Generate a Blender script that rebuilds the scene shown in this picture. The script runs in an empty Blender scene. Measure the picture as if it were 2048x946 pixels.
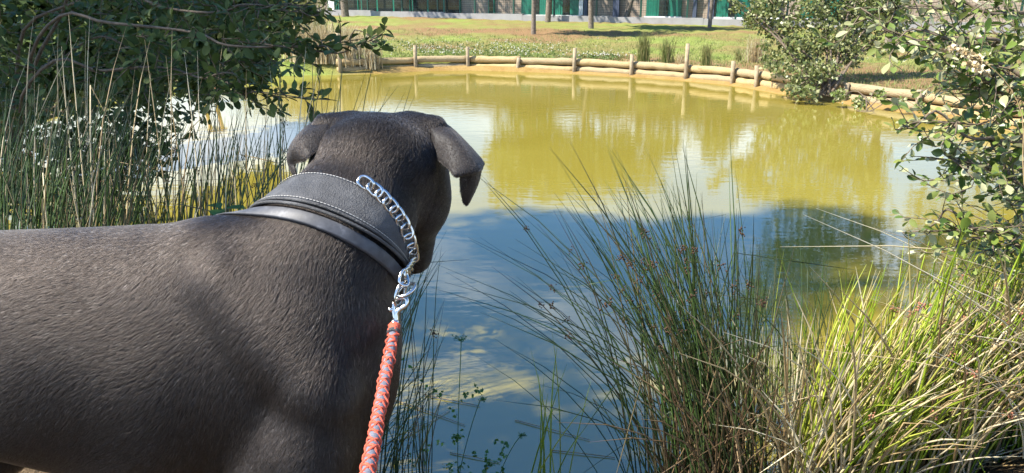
import bpy, math, random
import numpy as np
from mathutils import Vector, Matrix

random.seed(7)
rng = np.random.default_rng(7)
R = math.radians
scene = bpy.context.scene
col = scene.collection

# ------------------------------------------------------------------ camera
CAM = np.array([0.0, 0.0, 1.6])
PITCH = R(18.02)
FPX = 1500.0                        # focal length in pixels of a 2048 px wide frame
RT = np.array([1.0, 0, 0])
FW = np.array([0, math.cos(PITCH), -math.sin(PITCH)])
UP = np.array([0, math.sin(PITCH), math.cos(PITCH)])
cd = bpy.data.cameras.new('camera')
cam = bpy.data.objects.new('camera', cd)
col.objects.link(cam)
cam.location = CAM
cam.rotation_euler = (R(90) - PITCH, 0, 0)
cd.sensor_width = 36.0
cd.lens = 36.0 * FPX / 2048.0
cd.clip_start = 0.02
cd.clip_end = 2000
scene.camera = cam

# ------------------------------------------------------------------ sky and sun
SUN = np.array([-0.60, -0.16, 0.78]); SUN /= np.linalg.norm(SUN)      # towards the sun
world = bpy.data.worlds.new('World'); scene.world = world; world.use_nodes = True
wn = world.node_tree.nodes; wl = world.node_tree.links
wn.clear()
sky = wn.new('ShaderNodeTexSky'); sky.sky_type = 'NISHITA'; sky.sun_disc = False
sky.sun_elevation = math.asin(SUN[2]); sky.sun_rotation = math.atan2(SUN[0], SUN[1])
sky.air_density = 0.9; sky.dust_density = 0.15; sky.ozone_density = 3.0
tc = wn.new('ShaderNodeTexCoord'); mp = wn.new('ShaderNodeMapping'); mp.inputs['Scale'].default_value = (2.2, 2.2, 6.5)
mp.inputs['Location'].default_value = (0.35, 0.1, 0.2)
nz = wn.new('ShaderNodeTexNoise'); nz.inputs['Scale'].default_value = 1.6; nz.inputs['Detail'].default_value = 7; nz.inputs['Roughness'].default_value = 0.55
rp = wn.new('ShaderNodeValToRGB'); rp.color_ramp.elements[0].position = 0.34; rp.color_ramp.elements[1].position = 0.60
mixc = wn.new('ShaderNodeMixRGB'); mixc.inputs['Color2'].default_value = (6.6, 6.9, 7.3, 1)
bg = wn.new('ShaderNodeBackground'); bg.inputs['Strength'].default_value = 0.125
wo = wn.new('ShaderNodeOutputWorld')
wl.new(tc.outputs['Generated'], mp.inputs['Vector']); wl.new(mp.outputs['Vector'], nz.inputs['Vector'])
sx_ = wn.new('ShaderNodeSeparateXYZ'); wl.new(tc.outputs['Generated'], sx_.inputs[0])
ma_ = wn.new('ShaderNodeMath'); ma_.operation = 'MULTIPLY_ADD'; ma_.inputs[1].default_value = -0.42; wl.new(sx_.outputs[2], ma_.inputs[0])
wl.new(nz.outputs['Fac'], ma_.inputs[2])                      # clouds lie thicker towards the horizon
wl.new(ma_.outputs[0], rp.inputs['Fac']); wl.new(rp.outputs['Color'], mixc.inputs['Fac'])
hs = wn.new('ShaderNodeHueSaturation'); hs.inputs['Saturation'].default_value = 1.22; wl.new(sky.outputs['Color'], hs.inputs['Color']); wl.new(hs.outputs['Color'], mixc.inputs['Color1']); wl.new(mixc.outputs['Color'], bg.inputs['Color'])
wl.new(bg.outputs['Background'], wo.inputs['Surface'])
sd = bpy.data.lights.new('sun', 'SUN'); sd.energy = 5.0; sd.angle = R(0.8); sd.color = (1.0, 0.94, 0.84)
so = bpy.data.objects.new('sun', sd); col.objects.link(so)
so.rotation_euler = Vector(SUN).to_track_quat('Z', 'Y').to_euler()
so.location = (-20, -8, 25)

scene.render.engine = 'CYCLES'
scene.cycles.use_denoising = True
scene.view_settings.view_transform = 'Standard'
scene.view_settings.look = 'None'
scene.view_settings.exposure = 1.5
scene.view_settings.gamma = 1.0
scene.cycles.max_bounces = 6
scene.cycles.transparent_max_bounces = 8

# ------------------------------------------------------------------ helpers
def ray(px, py):
    return (px - 1024) / FPX * RT + FW + (473 - py) / FPX * UP
def P(px, py, d):                     # a point at depth d along the view axis
    return CAM + d * ray(px, py)
def PZ(px, py, z):                    # where the line of sight meets the level z
    r = ray(px, py); return CAM + r * ((z - CAM[2]) / r[2])
def nrm(v):
    v = np.asarray(v, float); return v / (np.linalg.norm(v) + 1e-12)
def smooth(e0, e1, x):
    t = np.clip((x - e0) / (e1 - e0), 0, 1); return t * t * (3 - 2 * t)
def spline(pts, n):                   # Catmull-Rom through control points
    p = np.asarray(pts, float); m = len(p)
    q = np.vstack([2 * p[0] - p[1], p, 2 * p[-1] - p[-2]])
    out = []
    for t in np.linspace(0, m - 1 - 1e-9, n):
        i = int(t); f = t - i
        a, b, c, d = q[i], q[i + 1], q[i + 2], q[i + 3]
        out.append(0.5 * (2 * b + (c - a) * f + (2 * a - 5 * b + 4 * c - d) * f * f + (3 * b - a - 3 * c + d) * f ** 3))
    return np.array(out)

def wloc(o):
    v = np.zeros(3)
    while o is not None:
        v += np.array(o.location); o = o.parent
    return v
def tag(o, label=None, cat=None, group=None, kind=None):
    if label: o['label'] = label
    if cat: o['category'] = cat
    if group: o['group'] = group
    if kind: o['kind'] = kind
    return o
def empty(name, loc, label=None, cat=None, group=None):
    o = bpy.data.objects.new(name, None); col.objects.link(o)
    o.location = tuple(float(c) for c in loc); o.empty_display_size = 0.1
    return tag(o, label, cat, group)
def mkmesh(name, V, F, mat=None, smooth_=True):
    V = np.asarray(V, np.float32)
    me = bpy.data.meshes.new(name)
    if isinstance(F, np.ndarray) and F.ndim == 2:
        k = F.shape[1]
        me.vertices.add(len(V)); me.vertices.foreach_set('co', V.ravel())
        me.loops.add(F.size); me.loops.foreach_set('vertex_index', F.astype(np.int32).ravel())
        me.polygons.add(len(F)); me.polygons.foreach_set('loop_start', np.arange(0, F.size, k, dtype=np.int32))
        me.update(calc_edges=True)
    else:
        me.from_pydata([tuple(map(float, v)) for v in V], [], [tuple(int(i) for i in f) for f in F])
    if smooth_:
        me.polygons.foreach_set('use_smooth', np.ones(len(me.polygons), dtype=bool))
    me.validate()
    if mat: me.materials.append(mat)
    return me
def part(name, V, F, mat, parent=None, smooth_=True, kind=None, origin=None):
    """one mesh object from world-space vertices, standing under its thing"""
    V = np.asarray(V, float)
    base = wloc(parent) if parent is not None else np.zeros(3)
    o0 = np.zeros(3) if origin is None else np.asarray(origin, float) - base
    me = mkmesh(name, V - base - o0, F, mat, smooth_)
    o = bpy.data.objects.new(name, me); col.objects.link(o)
    o.location = tuple(float(c) for c in o0)
    if parent is not None: o.parent = parent
    if kind: o['kind'] = kind
    return o
def inst(name, me, M, parent=None):
    """an object sharing mesh data, M its world matrix"""
    o = bpy.data.objects.new(name, me); col.objects.link(o)
    if parent is not None:
        o.parent = parent; b = wloc(parent); M = Matrix.Translation(Vector(tuple(-b))) @ M
    o.matrix_local = M
    return o

def tubes(lines, radii, sides=4, cap=False):
    """lines (n,k,3), radii (n,k) -> joined tubes"""
    L = np.asarray(lines, float); n, k, _ = L.shape
    r = np.asarray(radii, float)
    T = np.gradient(L, axis=1); T /= np.linalg.norm(T, axis=2, keepdims=True) + 1e-12
    ref = np.where(np.abs(T[:, :1, 2:3]) > 0.9, np.array([[[1.0, 0, 0]]]), np.array([[[0, 0, 1.0]]]))
    ref = np.broadcast_to(ref, L.shape)
    A = np.cross(T, ref); A /= np.linalg.norm(A, axis=2, keepdims=True) + 1e-12
    B = np.cross(T, A)
    ang = np.arange(sides) * 2 * np.pi / sides
    V = L[:, :, None, :] + r[:, :, None, None] * (A[:, :, None, :] * np.cos(ang)[None, None, :, None] + B[:, :, None, :] * np.sin(ang)[None, None, :, None])
    V = V.reshape(-1, 3)
    i, j, s = np.meshgrid(np.arange(n), np.arange(k - 1), np.arange(sides), indexing='ij')
    b = i * k * sides + j * sides
    s2 = (s + 1) % sides
    F = np.stack([b + s, b + s2, b + sides + s2, b + sides + s], -1).reshape(-1, 4)
    return V, F
def tube(pts, radii, sides=8, n=None, closed_ends=True):
    if n:
        rr = np.interp(np.linspace(0, 1, n), np.linspace(0, 1, len(radii)), radii); pts = spline(pts, n); radii = rr
    V, F = tubes([pts], [radii], sides)
    F = [tuple(f) for f in F]
    if closed_ends:
        k = len(pts)
        F.append(tuple(range(sides))[::-1]); F.append(tuple((k - 1) * sides + i for i in range(sides)))
    return V, F
def box(c, size, rot=None, bev=0.0):
    c = np.asarray(c, float); h = np.asarray(size, float) / 2
    v = np.array([[x, y, z] for x in (-1, 1) for y in (-1, 1) for z in (-1, 1)]) * h
    if rot is not None: v = v @ np.asarray(rot).T
    f = [(0, 1, 3, 2), (4, 6, 7, 5), (0, 4, 5, 1), (2, 3, 7, 6), (0, 2, 6, 4), (1, 5, 7, 3)]
    return v + c, f
def merge(items):
    V = []; F = []; o = 0
    for v, f in items:
        V.append(np.asarray(v)); F += [tuple(int(i) + o for i in q) for q in f]; o += len(v)
    return np.vstack(V), F

# ------------------------------------------------------------------ materials
def mat_new(name):
    m = bpy.data.materials.new(name); m.use_nodes = True
    nt = m.node_tree; nt.nodes.clear()
    out = nt.nodes.new('ShaderNodeOutputMaterial')
    return m, nt, out
def ramp(nt, fac, stops):
    r = nt.nodes.new('ShaderNodeValToRGB'); e = r.color_ramp.elements
    while len(e) < len(stops): e.new(0.5)
    for i, (p, c) in enumerate(stops):
        e[i].position = p; e[i].color = (*c, 1)
    nt.links.new(fac, r.inputs['Fac']); return r.outputs['Color']
def noise(nt, scale, detail=4, rough=0.55, vec=None, dist=0.0):
    n = nt.nodes.new('ShaderNodeTexNoise'); n.inputs['Scale'].default_value = scale
    n.inputs['Detail'].default_value = detail; n.inputs['Roughness'].default_value = rough; n.inputs['Distortion'].default_value = dist
    if vec is not None: nt.links.new(vec, n.inputs['Vector'])
    return n.outputs['Fac']
def coords(nt, kind='Object', scale=(1, 1, 1)):
    t = nt.nodes.new('ShaderNodeTexCoord')
    m = nt.nodes.new('ShaderNodeMapping'); m.inputs['Scale'].default_value = scale
    nt.links.new(t.outputs[kind], m.inputs['Vector']); return m.outputs['Vector']
def island(nt):
    """one number per separate piece of a mesh and per object"""
    g = nt.nodes.new('ShaderNodeNewGeometry'); oi = nt.nodes.new('ShaderNodeObjectInfo')
    a = nt.nodes.new('ShaderNodeMath'); a.operation = 'ADD'
    nt.links.new(g.outputs['Random Per Island'], a.inputs[0]); nt.links.new(oi.outputs['Random'], a.inputs[1])
    f = nt.nodes.new('ShaderNodeMath'); f.operation = 'FRACT'; nt.links.new(a.outputs[0], f.inputs[0])
    return f.outputs[0]
def mixcol(nt, fac, a, b, mode='MIX'):
    m = nt.nodes.new('ShaderNodeMixRGB'); m.blend_type = mode
    for s, v in (('Fac', fac), ('Color1', a), ('Color2', b)):
        if hasattr(v, 'is_linked') or isinstance(v, bpy.types.NodeSocket): nt.links.new(v, m.inputs[s])
        elif s == 'Fac': m.inputs[s].default_value = v
        else: m.inputs[s].default_value = (*v, 1)
    return m.outputs['Color']
def bump(nt, h, strength, dist):
    b = nt.nodes.new('ShaderNodeBump'); b.inputs['Strength'].default_value = strength; b.inputs['Distance'].default_value = dist
    nt.links.new(h, b.inputs['Height']); return b.outputs['Normal']
def principled(nt, out, color, rough=0.6, spec=0.5, metal=0.0, normal=None, transl=0.0, tcol=None):
    p = nt.nodes.new('ShaderNodeBsdfPrincipled')
    if isinstance(color, bpy.types.NodeSocket): nt.links.new(color, p.inputs['Base Color'])
    else: p.inputs['Base Color'].default_value = (*color, 1)
    p.inputs['Roughness'].default_value = rough; p.inputs['Metallic'].default_value = metal
    p.inputs['Specular IOR Level'].default_value = spec
    if normal is not None: nt.links.new(normal, p.inputs['Normal'])
    if transl:
        t = nt.nodes.new('ShaderNodeBsdfTranslucent'); mx = nt.nodes.new('ShaderNodeMixShader'); mx.inputs[0].default_value = transl
        if tcol is not None: nt.links.new(tcol, t.inputs['Color']) if isinstance(tcol, bpy.types.NodeSocket) else setattr(t.inputs['Color'], 'default_value', (*tcol, 1))
        elif isinstance(color, bpy.types.NodeSocket): nt.links.new(color, t.inputs['Color'])
        else: t.inputs['Color'].default_value = (*color, 1)
        nt.links.new(p.outputs[0], mx.inputs[1]); nt.links.new(t.outputs[0], mx.inputs[2]); nt.links.new(mx.outputs[0], out.inputs['Surface'])
    else:
        nt.links.new(p.outputs[0], out.inputs['Surface'])
    return p
def plain(name, c, rough=0.6, spec=0.5, metal=0.0, var=0.15, scale=30, bmp=0.0):
    m, nt, out = mat_new(name)
    v = coords(nt); n = noise(nt, scale, 5, 0.6, v)
    c0 = tuple(x * (1 - var) for x in c); c1 = tuple(min(1, x * (1 + var)) for x in c)
    cc = ramp(nt, n, [(0.3, c0), (0.7, c1)])
    principled(nt, out, cc, rough, spec, metal, bump(nt, n, bmp, 0.01) if bmp else None)
    return m
def leafmat(name, stops, rough=0.45, transl=0.25, spec=0.4):
    m, nt, out = mat_new(name)
    cc = ramp(nt, island(nt), stops)
    n = noise(nt, 60, 3, 0.5, coords(nt))
    cc = mixcol(nt, ramp(nt, n, [(0.35, (0, 0, 0)), (0.65, (0.16, 0.16, 0.16))]), cc, (0.12, 0.12, 0.05))
    principled(nt, out, cc, rough, spec, 0, None, transl)
    return m

M = {}
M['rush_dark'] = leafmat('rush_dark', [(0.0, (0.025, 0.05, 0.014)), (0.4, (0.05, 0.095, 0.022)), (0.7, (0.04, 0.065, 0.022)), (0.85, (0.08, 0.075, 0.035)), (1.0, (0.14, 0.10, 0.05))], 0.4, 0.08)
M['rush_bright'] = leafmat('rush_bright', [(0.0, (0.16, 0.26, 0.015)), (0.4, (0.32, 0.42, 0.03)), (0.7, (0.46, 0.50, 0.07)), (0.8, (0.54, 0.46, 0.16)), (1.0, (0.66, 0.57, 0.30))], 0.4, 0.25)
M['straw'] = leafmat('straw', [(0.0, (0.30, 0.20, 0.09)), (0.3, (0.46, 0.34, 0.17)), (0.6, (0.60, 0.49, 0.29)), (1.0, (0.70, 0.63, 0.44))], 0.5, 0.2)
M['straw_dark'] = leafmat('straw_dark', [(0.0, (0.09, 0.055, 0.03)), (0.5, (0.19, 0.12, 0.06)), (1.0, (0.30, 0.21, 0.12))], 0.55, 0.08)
M['seed'] = plain('seed', (0.06, 0.035, 0.02), 0.8, 0.2, var=0.5, scale=400)
M['seed_red'] = plain('seed_red', (0.30, 0.13, 0.075), 0.8, 0.2, var=0.4, scale=400)
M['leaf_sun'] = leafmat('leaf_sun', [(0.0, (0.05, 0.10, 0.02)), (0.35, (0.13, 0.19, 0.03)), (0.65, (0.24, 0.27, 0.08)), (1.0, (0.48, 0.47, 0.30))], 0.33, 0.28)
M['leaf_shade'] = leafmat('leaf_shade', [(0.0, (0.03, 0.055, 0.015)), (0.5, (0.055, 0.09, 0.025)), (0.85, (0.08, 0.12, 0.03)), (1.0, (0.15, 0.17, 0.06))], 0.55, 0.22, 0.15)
M['leaf_tree'] = leafmat('leaf_tree', [(0.0, (0.04, 0.075, 0.02)), (0.6, (0.07, 0.11, 0.03)), (1.0, (0.11, 0.14, 0.05))], 0.5, 0.25)
M['leaf_willow'] = leafmat('leaf_willow', [(0.0, (0.07, 0.10, 0.025)), (0.5, (0.15, 0.18, 0.05)), (1.0, (0.32, 0.32, 0.16))], 0.45, 0.25)
M['weed'] = leafmat('weed', [(0, (0.04, 0.13, 0.02)), (1, (0.08, 0.2, 0.04))], 0.4, 0.3)
M['twig'] = plain('twig', (0.13, 0.10, 0.07), 0.8, 0.2, var=0.4, scale=60)
M['bark'] = plain('bark', (0.17, 0.14, 0.11), 0.9, 0.1, var=0.45, scale=14, bmp=0.6)
M['log'] = None

# ------------------------------------------------------------------ the pond outline and the ground
PC = np.array([1.0, 8.5])
far_px = [(560, 152), (680, 150), (780, 146), (860, 142), (940, 141), (1040, 144), (1150, 148), (1260, 154), (1370, 162), (1465, 172), (1550, 187), (1700, 210), (1900, 242), (2048, 268)]
outl = [PZ(x, y, 0)[:2] for x, y in far_px]
outl += [np.array(q) for q in [(6.6, 7.3), (5.4, 5.7), (3.7, 4.5), (2.75, 3.6), (2.05, 2.95), (1.45, 2.45), (0.9, 2.1), (0.35, 1.85), (-0.2, 1.85), (-0.7, 2.35), (-1.05, 3.1), (-1.6, 3.7), (-2.4, 4.2), (-3.6, 4.9), (-5.2, 6.3), (-6.3, 9), (-6.2, 12), (-5.6, 14.3)]]
oa = np.array([math.atan2(q[1] - PC[1], q[0] - PC[0]) for q in outl]); orad = np.array([np.linalg.norm(q - PC) for q in outl])
o_ = np.argsort(oa); oa = oa[o_]; orad = orad[o_]
oaP = np.concatenate([oa - 2 * np.pi, oa, oa + 2 * np.pi]); orP = np.tile(orad, 3)
def redge(th): return np.interp(th, oaP, orP)
th0 = math.atan2(PZ(730, 148, 0)[1] - PC[1], PZ(730, 148, 0)[0] - PC[0])      # left end of the revetment
th1 = math.atan2(6.3 - PC[1], 6.0 - PC[0])                                      # right end
def wrev(th):
    return smooth(th0 + 0.05, th0 - 0.05, th) * smooth(th1 - 0.08, th1 + 0.1, th)
def lawn(x, y):
    yy = np.clip(y, 8, 45); xx = np.clip(x, -30, 30)
    return 0.25 + 0.012 * (yy - 16) * (yy > 16) - 0.006 * xx * np.clip((yy - 14) / 10, 0, 1) + 0.02 * np.sin(x * 0.7 + 1) * np.sin(y * 0.5) * np.clip((yy - 16) / 4, 0, 1)
RV = 0.25       # distance from the water's edge to the log wall
def gz_polar(th, off, x, y):
    th = (np.asarray(th) + np.pi) % (2 * np.pi) - np.pi
    w = wrev(th)
    lw = lawn(x, y)
    far = np.where(off < 0, off * 0.35, np.where(off < RV, 0.06 * off / RV, 0.06 + (lw - 0.08) * smooth(RV + .03, RV + 0.10, off)))
    beach = smooth(-3.0, -1.5, -np.abs(x + 1.7)) * (y > 10)                      # a little clay beach below the logs
    far = far + np.where((off > 0) & (off < RV + .05), 0.05 * beach, 0)
    nearh = np.where(y < 6, 0.45, 0.3)
    nr = np.where(off < 0, off * 0.4, nearh * smooth(-0.05, 0.95, off))
    nr = nr + np.where(y > 8, (lw - nearh) * smooth(0.3, 3, off), 0)
    return np.clip(far * w + nr * (1 - w), -0.7, None)
def gz(x, y):
    dx, dy = x - PC[0], y - PC[1]; th = np.arctan2(dy, dx)
    return gz_polar(th, np.hypot(dx, dy) - redge(th), x, y)
def ground_hit(px, py):
    """where a line of sight meets the ground"""
    r = ray(px, py); t = 1.0
    for _ in range(6000):
        p = CAM + r * t
        if p[2] <= float(gz(np.array(p[0]), np.array(p[1]))) : return p
        t += 0.01
    return CAM + r * t

NT = 900
ths = np.linspace(-np.pi, np.pi, NT, endpoint=False)
offs = np.array([-9, -2.2, -1.2, -0.6, -0.25, -0.1, 0, 0.08, 0.16, 0.21, RV, RV + .03, RV + .065, RV + .10, 0.55, 0.75, 1.0, 1.3, 1.7, 2.2, 2.8, 3.6, 4.5, 5.5, 6.5, 8, 10, 12, 14, 17, 20, 25, 32, 45, 80, 200, 600])
TH, OF = np.meshgrid(ths, offs, indexing='ij')
RE = redge(TH); RR = np.maximum(RE + OF, RE * 0.08)
GX = PC[0] + RR * np.cos(TH); GY = PC[1] + RR * np.sin(TH)
GZ = gz_polar(TH, RR - RE, GX, GY)
jit = (OF > 0.02) * 0.012 * (np.sin(GX * 9.1 + GY * 3) + np.sin(GY * 11.3 - GX * 5) + np.sin(GX * 23 + 2) * 0.6)
GZ = GZ + jit * np.clip(OF, 0, 1)
GV = np.stack([GX, GY, GZ], -1).reshape(-1, 3)
no = len(offs)
i, j = np.meshgrid(np.arange(NT), np.arange(no - 1), indexing='ij')
i2 = (i + 1) % NT
GF = np.stack([i * no + j, i * no + j + 1, i2 * no + j + 1, i2 * no + j], -1).reshape(-1, 4)

m, nt, out = mat_new('ground_cover')
v = coords(nt)
big = noise(nt, 0.35, 5, 0.6, v); mid = noise(nt, 2.2, 5, 0.65, v); fine = noise(nt, 38, 4, 0.7, v)
grass = ramp(nt, mid, [(0.25, (0.11, 0.165, 0.03)), (0.5, (0.20, 0.24, 0.055)), (0.75, (0.27, 0.265, 0.09))])
dry = ramp(nt, fine, [(0.3, (0.15, 0.09, 0.04)), (0.6, (0.26, 0.165, 0.08)), (0.8, (0.32, 0.22, 0.115))])
zone = nt.nodes.new('ShaderNodeAttribute'); zone.attribute_name = 'zone'
sep = nt.nodes.new('ShaderNodeSeparateColor'); nt.links.new(zone.outputs['Color'], sep.inputs[0])
mm = nt.nodes.new('ShaderNodeMath'); mm.operation = 'ADD'; nt.links.new(big, mm.inputs[0]); nt.links.new(sep.outputs[1], mm.inputs[1])
cg = mixcol(nt, ramp(nt, mm.outputs[0], [(0.52, (0, 0, 0)), (0.75, (1, 1, 1))]), grass, dry)
clay = ramp(nt, mid, [(0.3, (0.25, 0.155, 0.05)), (0.7, (0.33, 0.225, 0.085))])
cg = mixcol(nt, sep.outputs[0], cg, clay)
mud = ramp(nt, fine, [(0.3, (0.05, 0.035, 0.02)), (0.6, (0.13, 0.09, 0.05)), (0.8, (0.26, 0.19, 0.11))])
cg = mixcol(nt, sep.outputs[2], cg, mud)
fv = mixcol(nt, 0.6, cg, ramp(nt, fine, [(0.3, (0.45, 0.45, 0.45)), (0.7, (1.3, 1.3, 1.3))]), 'MULTIPLY')
principled(nt, out, fv, 0.9, 0.1, 0, bump(nt, fine, 0.8, 0.03))
M['ground'] = m
ground = part('ground', GV, GF, M['ground']); tag(ground, kind='structure')
w = wrev((TH + np.pi) % (2 * np.pi) - np.pi)
z_clay = w * smooth(RV + .08, RV - .02, OF)
z_dry = 0.30 * w * np.exp(-((OF - 0.8) / 0.9) ** 2) * (GX > 1.0) + 0.42 * np.exp(-(((GX - 0.2) / 3.2) ** 2 + ((GY - 25.3) / 1.2) ** 2)) + 0.25 * smooth(4.5, 7, GX) * smooth(16, 12, GY) - 0.12 * np.exp(-((OF - 1.2) / 1.5) ** 2) * (GX < 1.2) * (GY > 12)
z_mud = smooth(7, 5, GY) * (1 - w)
ca = ground.data.color_attributes.new('zone', 'FLOAT_COLOR', 'POINT')
ca.data.foreach_set('color', np.stack([z_clay, np.clip(z_dry + 0.12, 0, 1), z_mud, np.ones_like(w)], -1).astype(np.float32).ravel())

# the water: turbid, yellow, still, lightly rippled
m, nt, out = mat_new('pond_water')
v = coords(nt, 'Object', (1, 1, 1))
rip = noise(nt, 3.2, 3, 0.55, coords(nt, 'Object', (1.0, 2.6, 1)), 0.2)
rip2 = noise(nt, 26, 2, 0.5, coords(nt, 'Object', (1.0, 2.2, 1)))
addn = nt.nodes.new('ShaderNodeMath'); addn.operation = 'MULTIPLY_ADD'; addn.inputs[1].default_value = 0.10
nt.links.new(rip2, addn.inputs[0]); nt.links.new(rip, addn.inputs[2])
nb = bump(nt, addn.outputs[0], 0.045, 0.03)
sil = ramp(nt, noise(nt, 0.5, 4, 0.5, v), [(0.3, (0.205, 0.165, 0.024)), (0.7, (0.235, 0.195, 0.034))])
df = nt.nodes.new('ShaderNodeBsdfDiffuse'); nt.links.new(sil, df.inputs['Color'])
gl = nt.nodes.new('ShaderNodeBsdfGlossy'); gl.inputs['Roughness'].default_value = 0.02; nt.links.new(nb, gl.inputs['Normal'])
fr = nt.nodes.new('ShaderNodeFresnel'); fr.inputs['IOR'].default_value = 2.6; nt.links.new(nb, fr.inputs['Normal'])
mx = nt.nodes.new('ShaderNodeMixShader'); nt.links.new(fr.outputs[0], mx.inputs[0]); nt.links.new(df.outputs[0], mx.inputs[1]); nt.links.new(gl.outputs[0], mx.inputs[2])
nt.links.new(mx.outputs[0], out.inputs['Surface'])
M['water'] = m
WV = [(PC[0], PC[1], 0)]
rw = redge(ths) + 0.3
WV = np.vstack([[[PC[0], PC[1], 0]], np.stack([PC[0] + rw * np.cos(ths), PC[1] + rw * np.sin(ths), np.zeros(NT)], -1)])
WF = np.stack([np.zeros(NT, int), 1 + np.arange(NT), 1 + (np.arange(NT) + 1) % NT], -1)
water = part('water', WV, WF, M['water'], smooth_=False); tag(water, kind='structure')

# ------------------------------------------------------------------ log revetment of the far bank
m, nt, out = mat_new('peeled_log')
v = coords(nt, 'Object', (1, 1, 1)); n1 = noise(nt, 5, 8, 0.72, v, 0.6); n2 = noise(nt, 45, 5, 0.7, v)
lc = ramp(nt, n1, [(0.28, (0.22, 0.135, 0.055)), (0.42, (0.38, 0.265, 0.115)), (0.75, (0.47, 0.36, 0.19))])
lc = mixcol(nt, ramp(nt, island(nt), [(0, (0, 0, 0)), (1, (0.65, 0.65, 0.65))]), lc, (0.27, 0.23, 0.16))
principled(nt, out, lc, 0.8, 0.2, 0, bump(nt, n2, 0.8, 0.03)); M['log'] = m
M['post'] = plain('post', (0.27, 0.215, 0.14), 0.85, 0.15, var=0.3, scale=14, bmp=0.5)
post_px = [(700, 148, 75), (818, 132, 88), (942, 138, 99), (1040, 142, 121), (1150, 146, 103), (1261, 151, 114), (1370, 156, 92), (1465, 164, 124), (1517, 170, 132), (1600, 184, 150), (1705, 195, 165), (1845, 218, 180), (1990, 246, 200), (2130, 275, 225)]
lp = []
for x, yb, yt in post_px:
    # the post stands on the log line, at the back of the beach strip
    r = ray(x, yb); p = CAM + r * ((0.05 - CAM[2]) / r[2])
    th = math.atan2(p[1] - PC[1], p[0] - PC[0]); q = redge(th) + RV - 0.10
    lp.append(np.array([PC[0] + q * math.cos(th), PC[1] + q * math.sin(th)]))
rev = empty('log_revetment', (*lp[4], 0.0), 'low bank wall of round logs held by stakes along the far shore', 'retaining wall')
lp = [np.array(q) for q in lp]
nxt = lp[-1] + np.array([-.9, -2.2])
lp_ext = lp + [nxt, nxt + np.array([-1.0, -1.5])]
for k, (a, b) in enumerate(zip(lp_ext[:-1], lp_ext[1:])):
    d = nrm(b - a); nrmv = np.array([-d[1], d[0]])
    if nrmv @ (PC - a) > 0: nrmv = -nrmv        # away from the water
    mid = (a + b) / 2
    ztop = float(lawn(mid[0], mid[1])) + 0.02
    rr = (ztop + 0.01) / 4
    slope = random.uniform(-.03, .03)
    for lev in range(2):
        zc = rr * (1 + 2 * lev) - 0.004 + (0.015 if lev else 0)
        pts = []; rad = []
        for t in np.linspace(-0.03, 1.03, 9):
            q = a + (b - a) * t + nrmv * (0.100 + 0.012 * lev)
            pts.append((q[0], q[1], zc + slope * (t - .5) + random.uniform(-.007, .007)))
            rad.append(rr * random.uniform(0.88, 1.08))
        part('log', *tube(pts, rad, 10), M['log'], rev)
for (x, yb, yt), q in zip(post_px, lp):
    d_ = np.linalg.norm(np.append(q, 0.05) - CAM); dep = float((np.array([q[0], q[1], 0.05]) - CAM) @ FW)
    h = (yb - yt) * dep / FPX * 1.03
    t_ = random.uniform(-0.03, 0.03)
    part('post', *tube([(q[0], q[1], -0.25), (q[0] + t_ * .4, q[1], h * .5), (q[0] + t_, q[1], 0.05 + h)], [0.042, 0.040, 0.038], 9), M['post'], rev)

# ------------------------------------------------------------------ building with its low wall and mesh fence
BA = P(560, 27, 38.0); BB = P(1550, 53, 29.0)
BA[2] = float(gz(BA[0], BA[1])); BB[2] = float(gz(BB[0], BB[1]))
bu = nrm(np.array([BB[0] - BA[0], BB[1] - BA[1], 0])); bv = np.array([-bu[1], bu[0], 0.0])          # bv points away
if bv[1] < 0: bv = -bv
BLEN = np.linalg.norm((BB - BA)[:2])
ZB = 0.45
def bp(u, v, z): return BA * [1, 1, 0] + bu * u + bv * v + np.array([0, 0, z])
BROT = np.stack([bu, bv, [0, 0, 1]], 1)
def bbox(name, u0, u1, v0, v1, z0, z1, mat, parent):
    V, F = box(bp((u0 + u1) / 2, (v0 + v1) / 2, (z0 + z1) / 2), (u1 - u0, v1 - v0, z1 - z0), BROT)
    return part(name, V, F, mat, parent, smooth_=False)
def ucol(px, v):
    """where a column of sight crosses the plane at depth v behind the fence line"""
    r = ray(px, 20); o = BA + bv * v
    n = bv; t = ((o - CAM) @ n) / (r @ n); return float((CAM + r * t - o) @ bu)
m, nt, out = mat_new('facade_brick')
br = nt.nodes.new('ShaderNodeTexBrick'); br.inputs['Scale'].default_value = 1.0
br.inputs['Color1'].default_value = (0.30, 0.235, 0.18, 1); br.inputs['Color2'].default_value = (0.36, 0.29, 0.225, 1); br.inputs['Mortar'].default_value = (0.20, 0.165, 0.13, 1)
br.inputs['Brick Width'].default_value = 0.6; br.inputs['Row Height'].default_value = 0.1; br.inputs['Mortar Size'].default_value = 0.012
vm = nt.nodes.new('ShaderNodeTexCoord'); cmb = nt.nodes.new('ShaderNodeVectorRotate'); cmb.rotation_type = 'Z_AXIS'; cmb.inputs['Angle'].default_value = math.atan2(-bu[1], bu[0])
cm2 = nt.nodes.new('ShaderNodeSeparateXYZ'); cm3 = nt.nodes.new('ShaderNodeCombineXYZ')
nt.links.new(vm.outputs['Object'], cmb.inputs['Vector']); nt.links.new(cmb.outputs[0], cm2.inputs[0]); nt.links.new(cm2.outputs[0], cm3.inputs[0]); nt.links.new(cm2.outputs[2], cm3.inputs[1]); nt.links.new(cm3.outputs[0], br.inputs['Vector'])
principled(nt, out, br.outputs['Color'], 0.85, 0.2); M['brick'] = m
M['concrete'] = plain('concrete', (0.27, 0.265, 0.26), 0.8, 0.2, var=0.12, scale=3)
M['white'] = plain('white_paint', (0.75, 0.75, 0.74), 0.5, 0.4, var=0.05, scale=5)
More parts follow.
